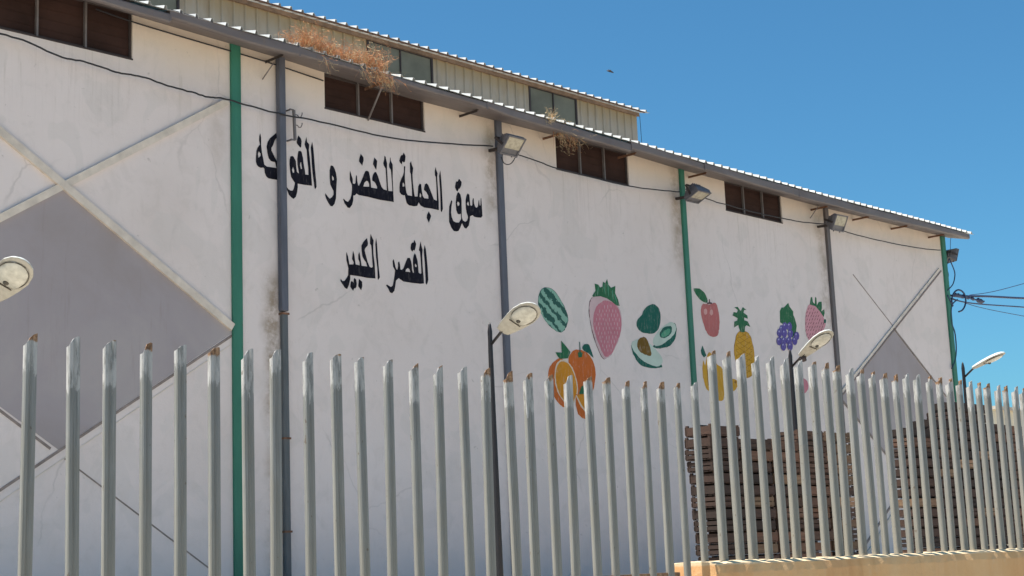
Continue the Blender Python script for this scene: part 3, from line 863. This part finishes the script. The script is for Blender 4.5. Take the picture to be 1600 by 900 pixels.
# corrugated roofs
def ribbed_roof(name, x0, x1, y0, z0, y1, z1, pitch, h, mat, foot=.045, top=.03, parent=wh):
    bm = bmesh.new()
    prof = []
    x = x0
    while x < x1:
        c = x + pitch/2
        prof += [(x, 0), (c-foot, 0), (c-top, h), (c+top, h), (c+foot, 0)]
        x += pitch
    prof.append((x, 0))
    jit = [random.uniform(-.004, .004) for _ in prof]
    a = [bm.verts.new((px, y0+random.uniform(-.006, .006), (zt_(px) if z0 is None else z0)+pz+j*.7)) for (px, pz), j in zip(prof, jit)]
    b = [bm.verts.new((px, y1, z1+pz)) for px, pz in prof]
    for i in range(len(prof)-1): bm.faces.new((a[i], a[i+1], b[i+1], b[i]))
    o = obj(name, bm, MT[mat], parent)
    s = o.modifiers.new('thickness', 'SOLIDIFY'); s.thickness = .004
    return o
CY, CX1 = 21.0, 26.45      # clerestory wall plane and its right end
ribbed_roof('roof_sheet', 1.0, 34.85, 17.385, None, CY+.1, 10.46, .26, .052, 'roof', .032, .015)
ribbed_roof('roof_sheet', 26.6, 34.95, CY+.1, 10.46, 31, 13.0, .24, .045, 'roof')
# clerestory: ribbed sheet wall with green glazed lights, rusty purlin and its own roof
ZC = 11.70
CW = [(14.19-1.35, 14.19), (18.38, 20.09), (22.86, 24.38)]
cl = empty('clerestory', (0, 0, 0), 'raised roof light of aged ribbed sheets standing on the warehouse roof', 'roof light')
cl.parent = wh
del cl['category'], cl['label']
def ribbed_wall(a, b):
    bm = bmesh.new()
    prof = []
    x = a
    while x < b-.02:
        c = x + .125
        for q in ((x, 0), (c-.03, 0), (c-.012, -.03), (c+.012, -.03), (c+.03, 0)):
            if q[0] <= b: prof.append(q)
        x += .25
    prof.append((b, 0))
    t_ = [bm.verts.new((x, y, 0)) for x, y in prof]
    b_ = [bm.verts.new((x, y, -1.6)) for x, y in prof]
    for i in range(len(prof)-1): bm.faces.new((t_[i], t_[i+1], b_[i+1], b_[i]))
    o = obj('ribbed_sheet', bm, MT['sheet'], cl, (0, CY, ZC-.06))
cur = 1.0
for a, b in CW:
    ribbed_wall(cur, a); cur = b
ribbed_wall(cur, CX1)
for a, b in CW:
    bm = bmesh.new()
    box(bm, a, a+.045, CY-.02, CY+.03, ZC-1.6, ZC-.07); box(bm, b-.045, b, CY-.02, CY+.03, ZC-1.6, ZC-.07)
    box(bm, (a+b)/2-.012, (a+b)/2+.012, CY-.018, CY+.03, ZC-1.6, ZC-.10); box(bm, a+.045, b-.045, CY-.019, CY+.03, ZC-.10, ZC-.07)
    f = obj('roof_window', bm, MT['winreveal'], cl)
    for u, v in ((a+.045, (a+b)/2-.012), ((a+b)/2+.012, b-.045)):
        pb = bmesh.new(); box(pb, u, v, CY+.01, CY+.02, ZC-1.6, ZC-.10); obj('pane', pb, MT['glassgreen'], f)
bm = bmesh.new(); box(bm, CX1-.02, CX1, CY+.001, CY+9, ZC-1.6, ZC-.05); obj('end_panel', bm, MT['sheet'], cl)
bm = bmesh.new(); box(bm, 1.0, CX1+.02, CY-.07, CY-.02, ZC-.085, ZC-.01); obj('purlin', bm, MT['rustbeam'], cl)
bm = bmesh.new(); box(bm, 1.0, CX1+.13, CY-.155, CY-.12, ZC+.0, ZC+.022); obj('roof_edge', bm, MT['rust'], cl)
ribbed_roof('clerestory_roof', 1.0, CX1+.13, CY-.16, ZC+.022, 29.5, ZC+2.2, .26, .050, 'roof', .032, .016, cl)
for x in (CX1-.01,):
    bm = bmesh.new(); tube(bm, [(x+.10, CY-.02, ZC-.05), (x+.14, CY-.02, ZC-1.5)], .006, 5); obj('earth_wire', bm, MT['cable'], cl)

# ---------------------------------------------------------------- floodlights
def floodlight(loc, yaw, pitch, label, sc_=1.):
    t = empty('floodlight', loc, label, 'floodlight', 'floodlights mounted along the warehouse wall')
    rot = Matrix.Rotation(yaw, 4, 'Z') @ Matrix.Rotation(pitch, 4, 'X')
    off = Vector((.0, -.28, 0))
    def put(name, bm, mat):
        bmesh.ops.transform(bm, matrix=Matrix.Translation(off) @ rot @ Matrix.Scale(sc_, 4), verts=bm.verts)
        return obj(name, bm, MT[mat], t)
    # local: lens faces -Y, width X, height Z
    bm = bmesh.new()
    fr = [(-.19,-.15),(.19,-.15),(.19,.17),(-.19,.17)]
    bk = [(-.12,-.11),(.12,-.11),(.12,.10),(-.12,.10)]
    va = [bm.verts.new((x, -.06, z)) for x, z in fr]; vb = [bm.verts.new((x, .0, z)) for x, z in fr]; vc = [bm.verts.new((x, .12, z)) for x, z in bk]
    for u, v in ((va, vb), (vb, vc)):
        for i in range(4): bm.faces.new((u[i], u[(i+1) % 4], v[(i+1) % 4], v[i]))
    bm.faces.new(va[::-1]); bm.faces.new(vc)
    bevel(bm, .008)
    put('housing', bm, 'flood')
    bm = bmesh.new()
    for a in ((-.19,.19,-.155,-.13),(-.19,.19,.15,.175)): box(bm, a[0], a[1], -.078, -.061, a[2], a[3])
    for a in ((-.19,-.165),(.165,.19)): box(bm, a[0], a[1], -.0775, -.061, -.13, .15)
    put('rim', bm, 'flood')
    bm = bmesh.new(); box(bm, -.163, .163, -.070, -.0615, -.04, .148); put('glass', bm, 'floodglass')
    bm = bmesh.new()
    for k in range(5): box(bm, -.10+.05*k-.004, -.10+.05*k+.004, .12, .16, -.10, .09)
    put('cooling_fin', bm, 'flood')
    bm = bmesh.new(); box(bm, -.205, -.195, -.04, .16, -.02, .02); box(bm, .195, .205, -.04, .16, -.02, .02); box(bm, -.205, .205, .16, .168, -.02, .02)
    for x in (-.1, .1): tube(bm, [(x, -.05, -.175), (x, -.05, -.15)], .014, 6)
    put('yoke', bm, 'darksteel')
    bm = bmesh.new(); beam(bm, (0, .24, 0), (off.x, off.y+.08, off.z-.02), .05, .05); obj('wall_arm', bm, MT['darksteel'], t)
    return t
def fl_at(px, py, yaw, pitch, label, s=1.):
    p = W(px, py, y=17.5); floodlight((p.x, 17.78, p.z), R(yaw), R(pitch), label, s)
fl_at(797, 226, 0, 42, 'grey floodlight facing down from the pillar beside the lettering', 1.12)
fl_at(1088, 303, 0, 66, 'tilted floodlight on the right green pillar', 1.12)
fl_at(1308, 348, -4, 26, 'floodlight on the brown pillar right of the small strawberry', 1.12)
floodlight((34.95, 18.3, 8.9), R(70), R(20), 'floodlight seen from its side at the corner of the building')

# ---------------------------------------------------------------- cables
def cable(name, pts, r, mat, label, k=6, jig_=0.0):
    p = smooth_pts(pts, k)
    if jig_:
        p = [q + Vector((0, 0, random.uniform(-jig_, jig_))) for q in p]
    o0 = p[0].copy()
    bm = bmesh.new(); tube(bm, [q-o0 for q in p], r, 5)
    return tag(obj(name, bm, MT[mat], None, o0), label, 'cable')
YC = 17.86
pts = [W(px, py, y=YC) for px, py in [(-60,34),(0,52),(45,66),(90,87),(125,95),(150,102),(180,112),(205,117),(235,124),(262,134),(300,144),(326,152),(345,153),(375,161),(434,177),(500,190),(560,205),(620,217),(690,224),(770,228)]]
cable('wall_cable', pts, .0135, 'cable', 'black cable sagging along the wall above the lettering to the grey pillar', 5, .006)
cable('wall_cable', [W(px, py, y=YC) for px, py in [(806,241),(835,250),(869,263),(900,270),(940,281),(985,291),(1020,296),(1062,300)]], .012, 'cable', 'black cable between the blue grey and the right green pillar', 5, .004)
cable('wall_cable', [W(px, py, y=YC) for px, py in [(1096,307),(1120,316),(1140,321),(1180,332),(1223,341),(1255,347),(1288,350)]], .012, 'cable', 'black cable running under the rightmost wall window', 5, .004)
cable('wall_cable', [W(px, py, y=YC) for px, py in [(1315,360),(1350,370),(1400,381),(1440,388),(1470,391)]], .012, 'cable', 'black cable between the brown pillar and the building corner', 5, .004)
cable('eaves_wire', [W(px, py, y=17.97) for px, py in [(150,14),(207,34),(300,62),(415,96),(505,126)]], .011, 'cable', 'straight dark wire close under the eaves crossing the left green pillar', 3)
o = cable('power_line', [W(px, py, y=18.0) for px, py in [(1478,461),(1500,463),(1540,463),(1600,466),(1700,469)]], .030, 'cableblue', 'thick dark power line leaving the building corner to the right')
o = cable('power_line', [W(px, py, y=18.1) for px, py in [(1482,466),(1520,474),(1600,480),(1700,488)]], .018, 'cableblue', 'middle power line just below the thick one')
o = cable('power_line', [W(px, py, y=18.2) for px, py in [(1485,465),(1530,480),(1600,494),(1700,512)]], .009, 'cableblue', 'lowest thin power line at the right edge')
o = cable('power_line', [W(px, py, y=18.2) for px, py in [(1515,461),(1550,456),(1600,443),(1700,415)]], .010, 'cableblue', 'thin power line rising towards the right edge')
co_ = [(1480,461)]
for a in range(0, 330, 30): co_.append((1498+11*math.cos(R(a+150)), 470+17*math.sin(R(a+150))))
cable('cable_coil', [W(px, py, y=17.95) for px, py in co_], .022, 'cableblue', 'coiled dark cable hanging on the building corner', 4)
cable('hanging_cable', [W(px, py, y=17.95) for px, py in [(1496,468),(1488,476),(1486,490),(1487,505),(1492,520),(1494,540),(1493,560),(1487,576)]], .017, 'cableblue', 'loose dark cable hanging below the coil at the corner')
cable('hanging_cable', [W(px, py, y=17.95) for px, py in [(1483,404),(1490,420),(1492,430),(1489,444),(1480,454)]], .015, 'cableblue', 'looped dark cable between the corner floodlight and the coil')
cable('hanging_cable', [W(px, py, y=17.97) for px, py in [(1483,404),(1479,418),(1482,430),(1478,450)]], .010, 'cableblue', 'thin dark wire nearest the corner pillar below the floodlight')
cable('hanging_cable', [W(px, py, y=17.97) for px, py in [(1486,368),(1485,380),(1485,392)]], .007, 'cableblue', 'thin wire from the roof corner down to the floodlight')
bm = bmesh.new()
base = W(1500, 462, y=18.0)
cp, cr2 = [], []
for k in range(26):
    cp.append(Vector((-.35+k*.065, random.uniform(-.01, .01), .004*k*-.3+random.uniform(-.012, .012)))); cr2.append(random.choice((.02, .028, .045, .06)))
tube(bm, cp, cr2, 7)
tag(obj('cable_clamp', bm, MT['cableblue'], None, base), 'cluster of dark connectors on the thick power line', 'connector')
o = cable('lamp_cord', [W(px, py, y=17.6) for px, py in [(783,245),(787,254),(793,257),(799,255),(804,248),(806,243)]], .009, 'cable', 'short looped cord under the floodlight beside the lettering')

# steel hook bracket over the lettering
hk = W(463, 197, y=WY)
bm = bmesh.new()
p1, p2 = W(459, 172, y=WY-.12), W(461, 219, y=WY-.12)
beam(bm, p1-hk, p2-hk, .035, .035)
for px, py in ((459, 172), (461, 219)):
    p = W(px, py, y=WY-.12)-hk; beam(bm, p+Vector((-.06, .0, 0)), p+Vector((-.06, .12, 0)), .02, .02); beam(bm, p+Vector((-.08,0,0)), p, .02, .02)
for px, py in ((461, 179), (461, 195)):
    q = [W(px+a, py+b, y=WY-.12)-hk for a, b in ((0, 0), (4, 1), (6, 4), (9, 4), (11, 0), (11, -3))]
    tube(bm, q, .009, 5)
tag(obj('hook_bracket', bm, MT['winframe'], None, hk), 'rusty grey steel bracket with two hooks fixed above the lettering', 'bracket')

# ---------------------------------------------------------------- dry weeds in the gutter
def weeds(label, spots, mat_mix, name='dry_weeds'):
    o0 = Vector(spots[0][0])
    bm = bmesh.new()
    for p, n, h, spread, droop in spots:
        for _ in range(n):
            b = Vector(p) + Vector((random.gauss(0, spread), random.uniform(-.05, .07), random.uniform(-.02, .02))) - o0
            az = random.uniform(0, 2*math.pi); ln = h*random.uniform(.35, 1.15)
            tilt = abs(random.gauss(.15, .5))
            d = Vector((math.cos(az)*math.sin(tilt), math.sin(az)*math.sin(tilt)*.6-.1, math.cos(tilt)))
            if droop and random.random() < droop: d = Vector((random.gauss(.15, .3), -.35, random.uniform(-1, .25))).normalized()
            q = b.copy(); pts = [q.copy()]
            for s in range(4):
                d = (d + Vector((random.gauss(0, .22), random.gauss(0, .15), -.12 if not droop else -.35))).normalized()
                q = q + d*ln/4; pts.append(q.copy())
            wd = random.uniform(.0022, .0050)
            side = Vector((random.gauss(0, 1), random.gauss(0, .6), random.gauss(0, .3))).normalized()
            mi = 0 if random.random() < mat_mix else 1
            vs = []
            for s, u in enumerate(pts):
                ww = wd*(1-s/4.6); vs.append((bm.verts.new(u-side*ww), bm.verts.new(u+side*ww)))
            for s in range(4): bm.faces.new((vs[s][0], vs[s][1], vs[s+1][1], vs[s+1][0])).material_index = mi
            # seed twigs
            if random.random() < .6:
                for _ in range(3):
                    u = random.choice(pts[2:]); e = u + Vector((random.gauss(0, .05), random.gauss(0, .03), random.uniform(-.02, .07)))
                    v = bm.verts.new(u); v2 = bm.verts.new(e); v3 = bm.verts.new(e+Vector((.006, 0, .008))); bm.faces.new((v, v2, v3)).material_index = mi
    tag(obj(name, bm, [MT['weed'], MT['weedpale']], None, o0), label, 'dry plant')
sp = []
for px, py, n, h in ((452,66,55,.17),(466,70,70,.22),(478,72,110,.36),(486,75,110,.40),(496,80,90,.30),(508,84,80,.26),(520,89,90,.27),(532,93,110,.33),(546,98,110,.28),(560,102,100,.30),(572,105,110,.34),(584,108,110,.40),(594,111,80,.42)):
    sp.append((W(px, py, y=17.46), int(n*.9), h, .10, 0))
weeds('thick rusty orange dry weeds growing along the gutter above the lettering', sp, .72)
weeds('dry brown weeds hanging over the gutter face above the first wall window', [(W(x, y, y=17.39), n, .30, .09, .9) for x, y, n in ((512,90,16),(575,108,50),(588,112,70),(600,118,60),(608,121,30))], .5)
weeds('pale straw tuft standing in the gutter above the third wall window', [(W(862, 186, y=17.44), 38, .24, .05, .1), (W(858, 184, y=17.40), 30, .2, .04, .8), (W(880,193,y=17.44), 20, .14, .06, .1)], .1)
weeds('dry stems hanging under the gutter before the third wall window', [(W(876, 205, y=17.55), 50, .42, .08, .95), (W(893, 212, y=17.6), 30, .40, .10, .95)], .35)

# ---------------------------------------------------------------- street lamps
def lamp(x, y, ztop, label, sc_=1., yaw=0, pit=0, junk=False, roll=0):
    t = empty('street_lamp', (x, y, 1.1), label, 'street lamp', 'street lamps standing in the yard', yaw)
    H = ztop - 1.1
    bm = bmesh.new()
    tube(bm, [(0, 0, 0), (0, 0, .02), (0, 0, H-.22), (0, 0, H-.12), (0, 0, H-.03), (0, 0, H)], [.062, .062, .030, .032, .018, .003], 10)
    obj('mast', bm, MT['mast'], t)
    ab, ae = Vector((0, 0, H-.30)), Vector((0, -.19, H-.16))
    bm = bmesh.new(); tube(bm, [ab, ae, ae+Vector((0, -.08, .05))], .019, 8); obj('arm', bm, MT['mast'], t)
    # head: local u along its length, tilted up
    tilt = R(22+pit); roll = -roll
    ux = Vector((0, -math.cos(tilt), math.sin(tilt))); RM = Matrix.Rotation(R(roll), 3, ux)
    up = RM @ Vector((0, math.sin(tilt), math.cos(tilt))); sd = RM @ Vector((1, 0, 0))
    L_ = .68
    prof = [(0, .05, .03), (.02, .095, .05), (.12, .125, .062), (.28, .160, .07), (.42, .178, .072), (.55, .160, .065), (.63, .118, .048), (.67, .065, .028), (.685, .01, .008)]
    o0 = ae + ux*.02
    def ringpt(u, wd, h, a, flat=.22):
        c, s = math.cos(a), math.sin(a)
        return o0 + ux*u + sd*(wd*c) + up*((h if s > 0 else h*flat)*s)
    bm = bmesh.new()
    N = 20; rings = []
    for u, wd, h in prof: rings.append([bm.verts.new(ringpt(u, wd, h, 2*math.pi*k/N)) for k in range(N)])
    for i, (r0, r1) in enumerate(zip(rings, rings[1:])):
        for k in range(N):
            f = bm.faces.new((r0[k], r0[(k+1) % N], r1[(k+1) % N], r1[k])); f.smooth = True
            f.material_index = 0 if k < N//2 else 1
    bm.faces.new(rings[0][::-1]); bm.faces.new(rings[-1])
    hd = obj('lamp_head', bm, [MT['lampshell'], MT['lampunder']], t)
    bm = bmesh.new(); rings = []
    for u, wd, h in [(.27, .02, .002), (.28, .11, .012), (.34, .13, .03), (.44, .142, .038), (.54, .125, .03), (.61, .075, .014), (.625, .01, .002)]:
        rings.append([bm.verts.new(o0 + ux*u + sd*(wd*math.cos(a)) - up*(.014 + h*math.sin(a))) for a in [math.pi*k/10 for k in range(11)]])
    for r0, r1 in zip(rings, rings[1:]):
        for k in range(10): bm.faces.new((r0[k], r0[k+1], r1[k+1], r1[k])).smooth = True
    ln = obj('lens', bm, MT['lamplens'], hd)
    bm = bmesh.new(); bmesh.ops.create_uvsphere(bm, u_segments=10, v_segments=6, radius=.030)
    bmesh.ops.translate(bm, vec=o0+ux*.335-up*.038, verts=bm.verts); obj('socket', bm, MT['lampdark'], hd)
    bm = bmesh.new(); tube(bm, [o0+ux*.26+sd*a-up*.024 for a in (-.09, 0, .09)], .006, 5)
    rim = [o0+ux*(.44+.185*math.cos(a))+sd*(.148*math.sin(a))-up*.020 for a in [2*math.pi*k/24 for k in range(25)]]
    tube(bm, rim, .005, 5, cap=False)
    obj('lens_rim', bm, MT['lampdark'], hd)
    if junk:
        bm = bmesh.new(); bmesh.ops.create_icosphere(bm, subdivisions=2, radius=.06)
        for v in bm.verts: v.co *= random.uniform(.8, 1.15)
        bmesh.ops.translate(bm, vec=ae+Vector((.03, -.03, -.02)), verts=bm.verts); obj('fitting', bm, MT['winreveal'], t)
lamp(7.0, 13.7, 4.56, 'street lamp at the left edge of the photo before the grey diamond', roll=30)
lamp(13.98, 13.7, 4.80, 'street lamp before the grey pillar beside the lettering', roll=30)
lamp(20.87, 13.7, 4.96, 'street lamp before the painted grapes', pit=8, junk=True, roll=12)
lamp(26.66, 13.7, 5.14, 'street lamp against the sky right of the building', pit=-3, roll=-4)

# ---------------------------------------------------------------- retaining wall and palisade fences
RX0 = 7.93
bm = bmesh.new()
n = 150; x1 = 26.0
rows = []
secs = [(5.88, .0), (5.876, 1.0), (5.872, 1.60), (5.885, 1.655), (5.93, 1.672), (6.12, 1.675), (6.22, 1.668), (6.25, 1.60), (6.25, .0)]
for i in range(n+1):
    x = RX0 + (x1-RX0)*(i/n)**1.4
    j = .010*math.sin(x*9) + random.uniform(-.006, .006)
    rows.append([bm.verts.new((x, y-(j+random.uniform(-.004,.004) if 1.5 < z < 1.66 and y < 6 else 0), z+(random.uniform(-.004, .006)+.003*math.sin(x*4) if z > 1.5 else 0))) for y, z in secs])
for r0, r1 in zip(rows, rows[1:]):
    for k in range(len(secs)-1): bm.faces.new((r0[k], r1[k], r1[k+1], r0[k+1]))
bm.faces.new(rows[0]); bm.faces.new(rows[-1])
tag(obj('retaining_wall', bm, MT['render']), 'ochre rendered low wall with a crumbling bright top edge under the right fence', 'low wall')
bm = bmesh.new(); box(bm, -14, RX0-.02, 5.93, 6.15, 0, 1.30); bevel(bm, .01)
tag(obj('plinth_wall', bm, MT['render']), 'low rendered plinth under the left stretch of fence', 'low wall')

def pale_mesh(h, bend, slant, wd=.058, dp=.020):
    """galvanised W-section pale, z = 0 at its highest tip"""
    bm = bmesh.new()
    k = wd/.060
    sec = [(-.030*k, dp), (-.0298*k, .004), (-.026*k, -.003), (-.013*k, -.005), (-.006*k, .001), (0, .004), (.006*k, .001), (.013*k, -.005), (.026*k, -.003), (.0298*k, .004), (.030*k, dp)]
    tops = []
    pw = random.choice((1.2, 1.8, 2.4, 2.8))
    for x, y in sec:
        u = (x + wd/2)/wd
        tops.append(-slant*(1-u)**pw - .004*max(0, (u-.88)/.12) - y*.25 + random.uniform(-.0012, .0012))
    zs = [0, .02, .06, .2, .5, .9, h]
    for sgn, th in ((0, 0),):
        rows = []
        for i, z in enumerate(zs):
            rows.append([bm.verts.new((x+bend*math.sin(z/h*math.pi)*.3, y+bend*(z/h), (tp-z) if z < .05 else min(-z, tp-.02-z*.01) if z < .1 else -z)) for (x, y), tp in zip(sec, tops)])
        for r0, r1 in zip(rows, rows[1:]):
            for j in range(len(sec)-1): bm.faces.new((r0[j], r0[j+1], r1[j+1], r1[j]))
    me = bpy.data.meshes.new('pale')
    bmesh.ops.recalc_face_normals(bm, faces=bm.faces)
    # thickness as real geometry
    bmesh.ops.solidify(bm, geom=list(bm.faces), thickness=.003)
    bm.to_mesh(me); bm.free()
    me.materials.append(MT['galv'])
    return me
PL = [pale_mesh(1.9, random.uniform(-.006, .006), random.choice((.028, .035, .045, .052))) for _ in range(16)]
PU = [pale_mesh(1.42, random.uniform(-.006, .006), random.choice((.03, .04, .05, .055)), .064, .030) for _ in range(16)]
f1 = empty('palisade_fence', (7.9, 6.0, 1.3), 'lower stretch of galvanised palisade fence on the left, its pale tops brushed white', 'fence')
f2 = empty('palisade_fence', (8.2, 6.0, 1.67), 'upper stretch of galvanised palisade fence standing on the ochre low wall', 'fence')
TOP1 = [(50,520),(117,525),(173,531),(231,535),(284,538),(336,542),(388,544),(432,545),(483,550),(526,553),(563,557),(608,561),(648,566),(686,570),(724,572),(760,574),(795,579),(826,582),(859,585),(889,586),(920,588),(949,589),(979,594),(1007,595),(1033,596),(1059,598),(1086,596)]
TOP2 = [(1114,547),(1137,548),(1159,551),(1182,554),(1205,555),(1227,558),(1249,561),(1271,564),(1291,566),(1308.5,570),(1329,574),(1346,576),(1364,579),(1382,582),(1400,584),(1417,583),(1434,585),(1453,586),(1469,588),(1484,590),(1500,592),(1516,594),(1530,596),(1543,598),(1560,601),(1572,602),(1587,603),(1599,605)]
def put_pales(tops, meshes, fence, yplane):
    for i, (px, py) in enumerate(tops):
        p = W(px, py, y=yplane)
        o = raw('pale', meshes[i % len(meshes)], fence, Vector((p.x, yplane, p.z)) - fence.location)
        o.rotation_euler = (R(random.uniform(-.5, .5)), R(random.uniform(-.45, .45)), R(random.uniform(-10, 10)))
put_pales([(-27, 513)] + TOP1, PL, f1, 6.0)
put_pales(TOP2, PU, f2, 6.0)
lx = W(1599, 605, y=6.0)
for k in range(1, 9):
    o = raw('pale', PU[k], f2, Vector((lx.x + .162*k, 6.0, lx.z)) - f2.location)
for k in range(1, 6):
    o = raw('pale', PL[k+3], f1, Vector((3.09-.21*k, 6.0, 2.76)) - f1.location)
# low rail of the left stretch, below the picture except at its right end
bm = bmesh.new(); box(bm, -6.2, -.15, .012, .018, .26, .32); box(bm, -6.2, -.15, .018, .058, .314, .32)
obj('rail', bm, MT['galv'], f1)

# ---------------------------------------------------------------- stacks of wooden crates
def crate_mesh(Lx, Ly, h, mat, seed):
    rs = random.Random(seed)
    bm = bmesh.new()
    t = .012
    for sx in (-1, 1):
        for sy in (-1, 1):
            x = sx*(Lx/2-.022); y = sy*(Ly/2-.022)
            box(bm, x-.018, x+.018, y-.018, y+.018, 0.0, h-.016)
    nb = rs.choice((1, 1, 1, 2, 2))
    bh = (h-.040)/nb
    for side in (-1, 1):
        for k in range(nb):
            z0 = .006+k*(bh+.007)+rs.uniform(-.002, .002); z1 = z0+bh-.004
            if rs.random() < .03: continue
            y = side*(Ly/2); box(bm, -Lx/2+rs.uniform(-.008, .004), Lx/2+rs.uniform(-.004, .008), min(y, y-side*t*.9), max(y, y-side*t*.9), z0, z1)
            x = side*(Lx/2-.006); box(bm, min(x, x-side*t), max(x, x-side*t), -Ly/2+.012, Ly/2-.012, z0+.002, z1-.002)
    box(bm, -Lx/2+.02, Lx/2-.02, -.006, .006, 0, h-.014)
    for k in range(5):
        y = -Ly/2+.04+k*(Ly-.08)/4
        box(bm, -Lx/2+.01, Lx/2-.01, y-.035, y+.035, -.010, -.001)
    me = bpy.data.meshes.new('crate')
    bmesh.ops.recalc_face_normals(bm, faces=bm.faces)
    bm.to_mesh(me); bm.free(); me.materials.append(mat)
    return me
HC = .155
CM = {k: [crate_mesh(.64, .42, HC, MT['wood%d' % k], 10*k+i) for i in range(6)] for k in range(3)}
ORD = ['lowest', 'second from bottom', 'third from bottom', 'fourth from bottom', 'fifth from bottom', 'sixth from bottom', 'seventh from bottom', 'eighth from bottom', 'ninth from bottom', 'tenth from bottom', 'eleventh from bottom', 'twelfth from bottom', 'thirteenth from bottom', 'fourteenth from bottom', 'fifteenth from bottom', 'sixteenth from bottom', 'seventeenth from bottom', 'eighteenth from bottom', 'nineteenth from bottom', 'twentieth from bottom']
NUM = ['first', 'second', 'third', 'fourth', 'fifth', 'sixth', 'seventh', 'eighth', 'ninth', 'tenth', 'eleventh', 'twelfth', 'thirteenth']
def stack(cols, where, grp, y=12.2):
    for ci, (x, ztop, tone, lean, jw) in enumerate(cols):
        n = max(1, round((ztop-1.115)/HC))
        dx = 0
        for r in range(n):
            dx += lean
            k = tone if random.random() < .8 else random.choice((0, 0, 1, 2))
            o = raw('wooden_crate', random.choice(CM[k]), None, (x+dx+random.uniform(-jw, jw), y+random.uniform(-jw, jw)*1.5, 1.115+r*HC))
            o.rotation_euler = (0, 0, R(random.uniform(-60, 60)*jw))
            tone_w = ('dark', 'brown', 'tan')[k]
            tag(o, '%s wooden crate, %s, %s column of the %s stack' % (tone_w, ORD[r], NUM[ci], where), 'crate', grp)
st1 = []
x = 16.62
for top, tone, lean, jw in ((3.42, 0, -.012, .014), (3.24, 0, .0, .01), (3.30, 1, 0, .012), (3.42, 1, -.002, .035), (3.46, 2, .001, .02)):
    st1.append((x + (.13 if lean < -.01 else 0), top, tone, lean, jw)); x += .692
stack(st1, 'left', 'crates stacked under the painted fruit')
st2 = []
x = 21.78
for top, tone in ((3.62, 0), (3.72, 0), (4.10, 0), (4.12, 0), (3.74, 0), (3.76, 1), (3.6, 0), (3.66, 0), (3.7, 1)):
    st2.append((x, top, tone, random.uniform(-.002, .002), .014)); x += .668
stack(st2, 'right', 'crates stacked near the building corner')

# ---------------------------------------------------------------- beyond the building
b0 = W(1552, 640, y=40)
hb = empty('storehouse', (b0.x, 40, 0), 'low cream building beyond the crates at the right edge', 'building')
bm = bmesh.new(); box(bm, 0, 30, 0, 10, 0, b0.z); obj('wall', bm, MT['cream'], hb)
bm = bmesh.new(); box(bm, -.3, 30.3, -.3, 10.3, b0.z, b0.z+.18); obj('roof', bm, MT['kerb'], hb)
bm = bmesh.new()
for k in range(9): box(bm, 1.5+k*3, 2.6+k*3, -.02, .0, b0.z-2.0, b0.z-1.0)
obj('window', bm, MT['winpane'], hb)

# a bird high over the roof
bp = W(953, 112, y=60)
bm = bmesh.new()
tube(bm, [(-.22, 0, 0), (-.1, 0, .02), (.08, 0, .02), (.2, 0, 0), (.26, 0, -.02)], [.01, .05, .06, .04, .006], 8)
for s in (-1, 1):
    vs = [bm.verts.new(p) for p in ((.1, s*.04, .03), (-.08, s*.04, .03), (-.12, s*.30, .10), (.02, s*.34, .12))]
    bm.faces.new(vs)
    vs2 = [bm.verts.new(p) for p in ((.02, s*.34, .12), (-.12, s*.30, .10), (-.20, s*.62, .02))]
    bm.faces.new(vs2)
bo = tag(obj('bird', bm, MT['cable'], None, bp), 'tiny dark bird flying high in the blue sky', 'bird')
bo.rotation_euler = (R(20), R(15), R(-40))
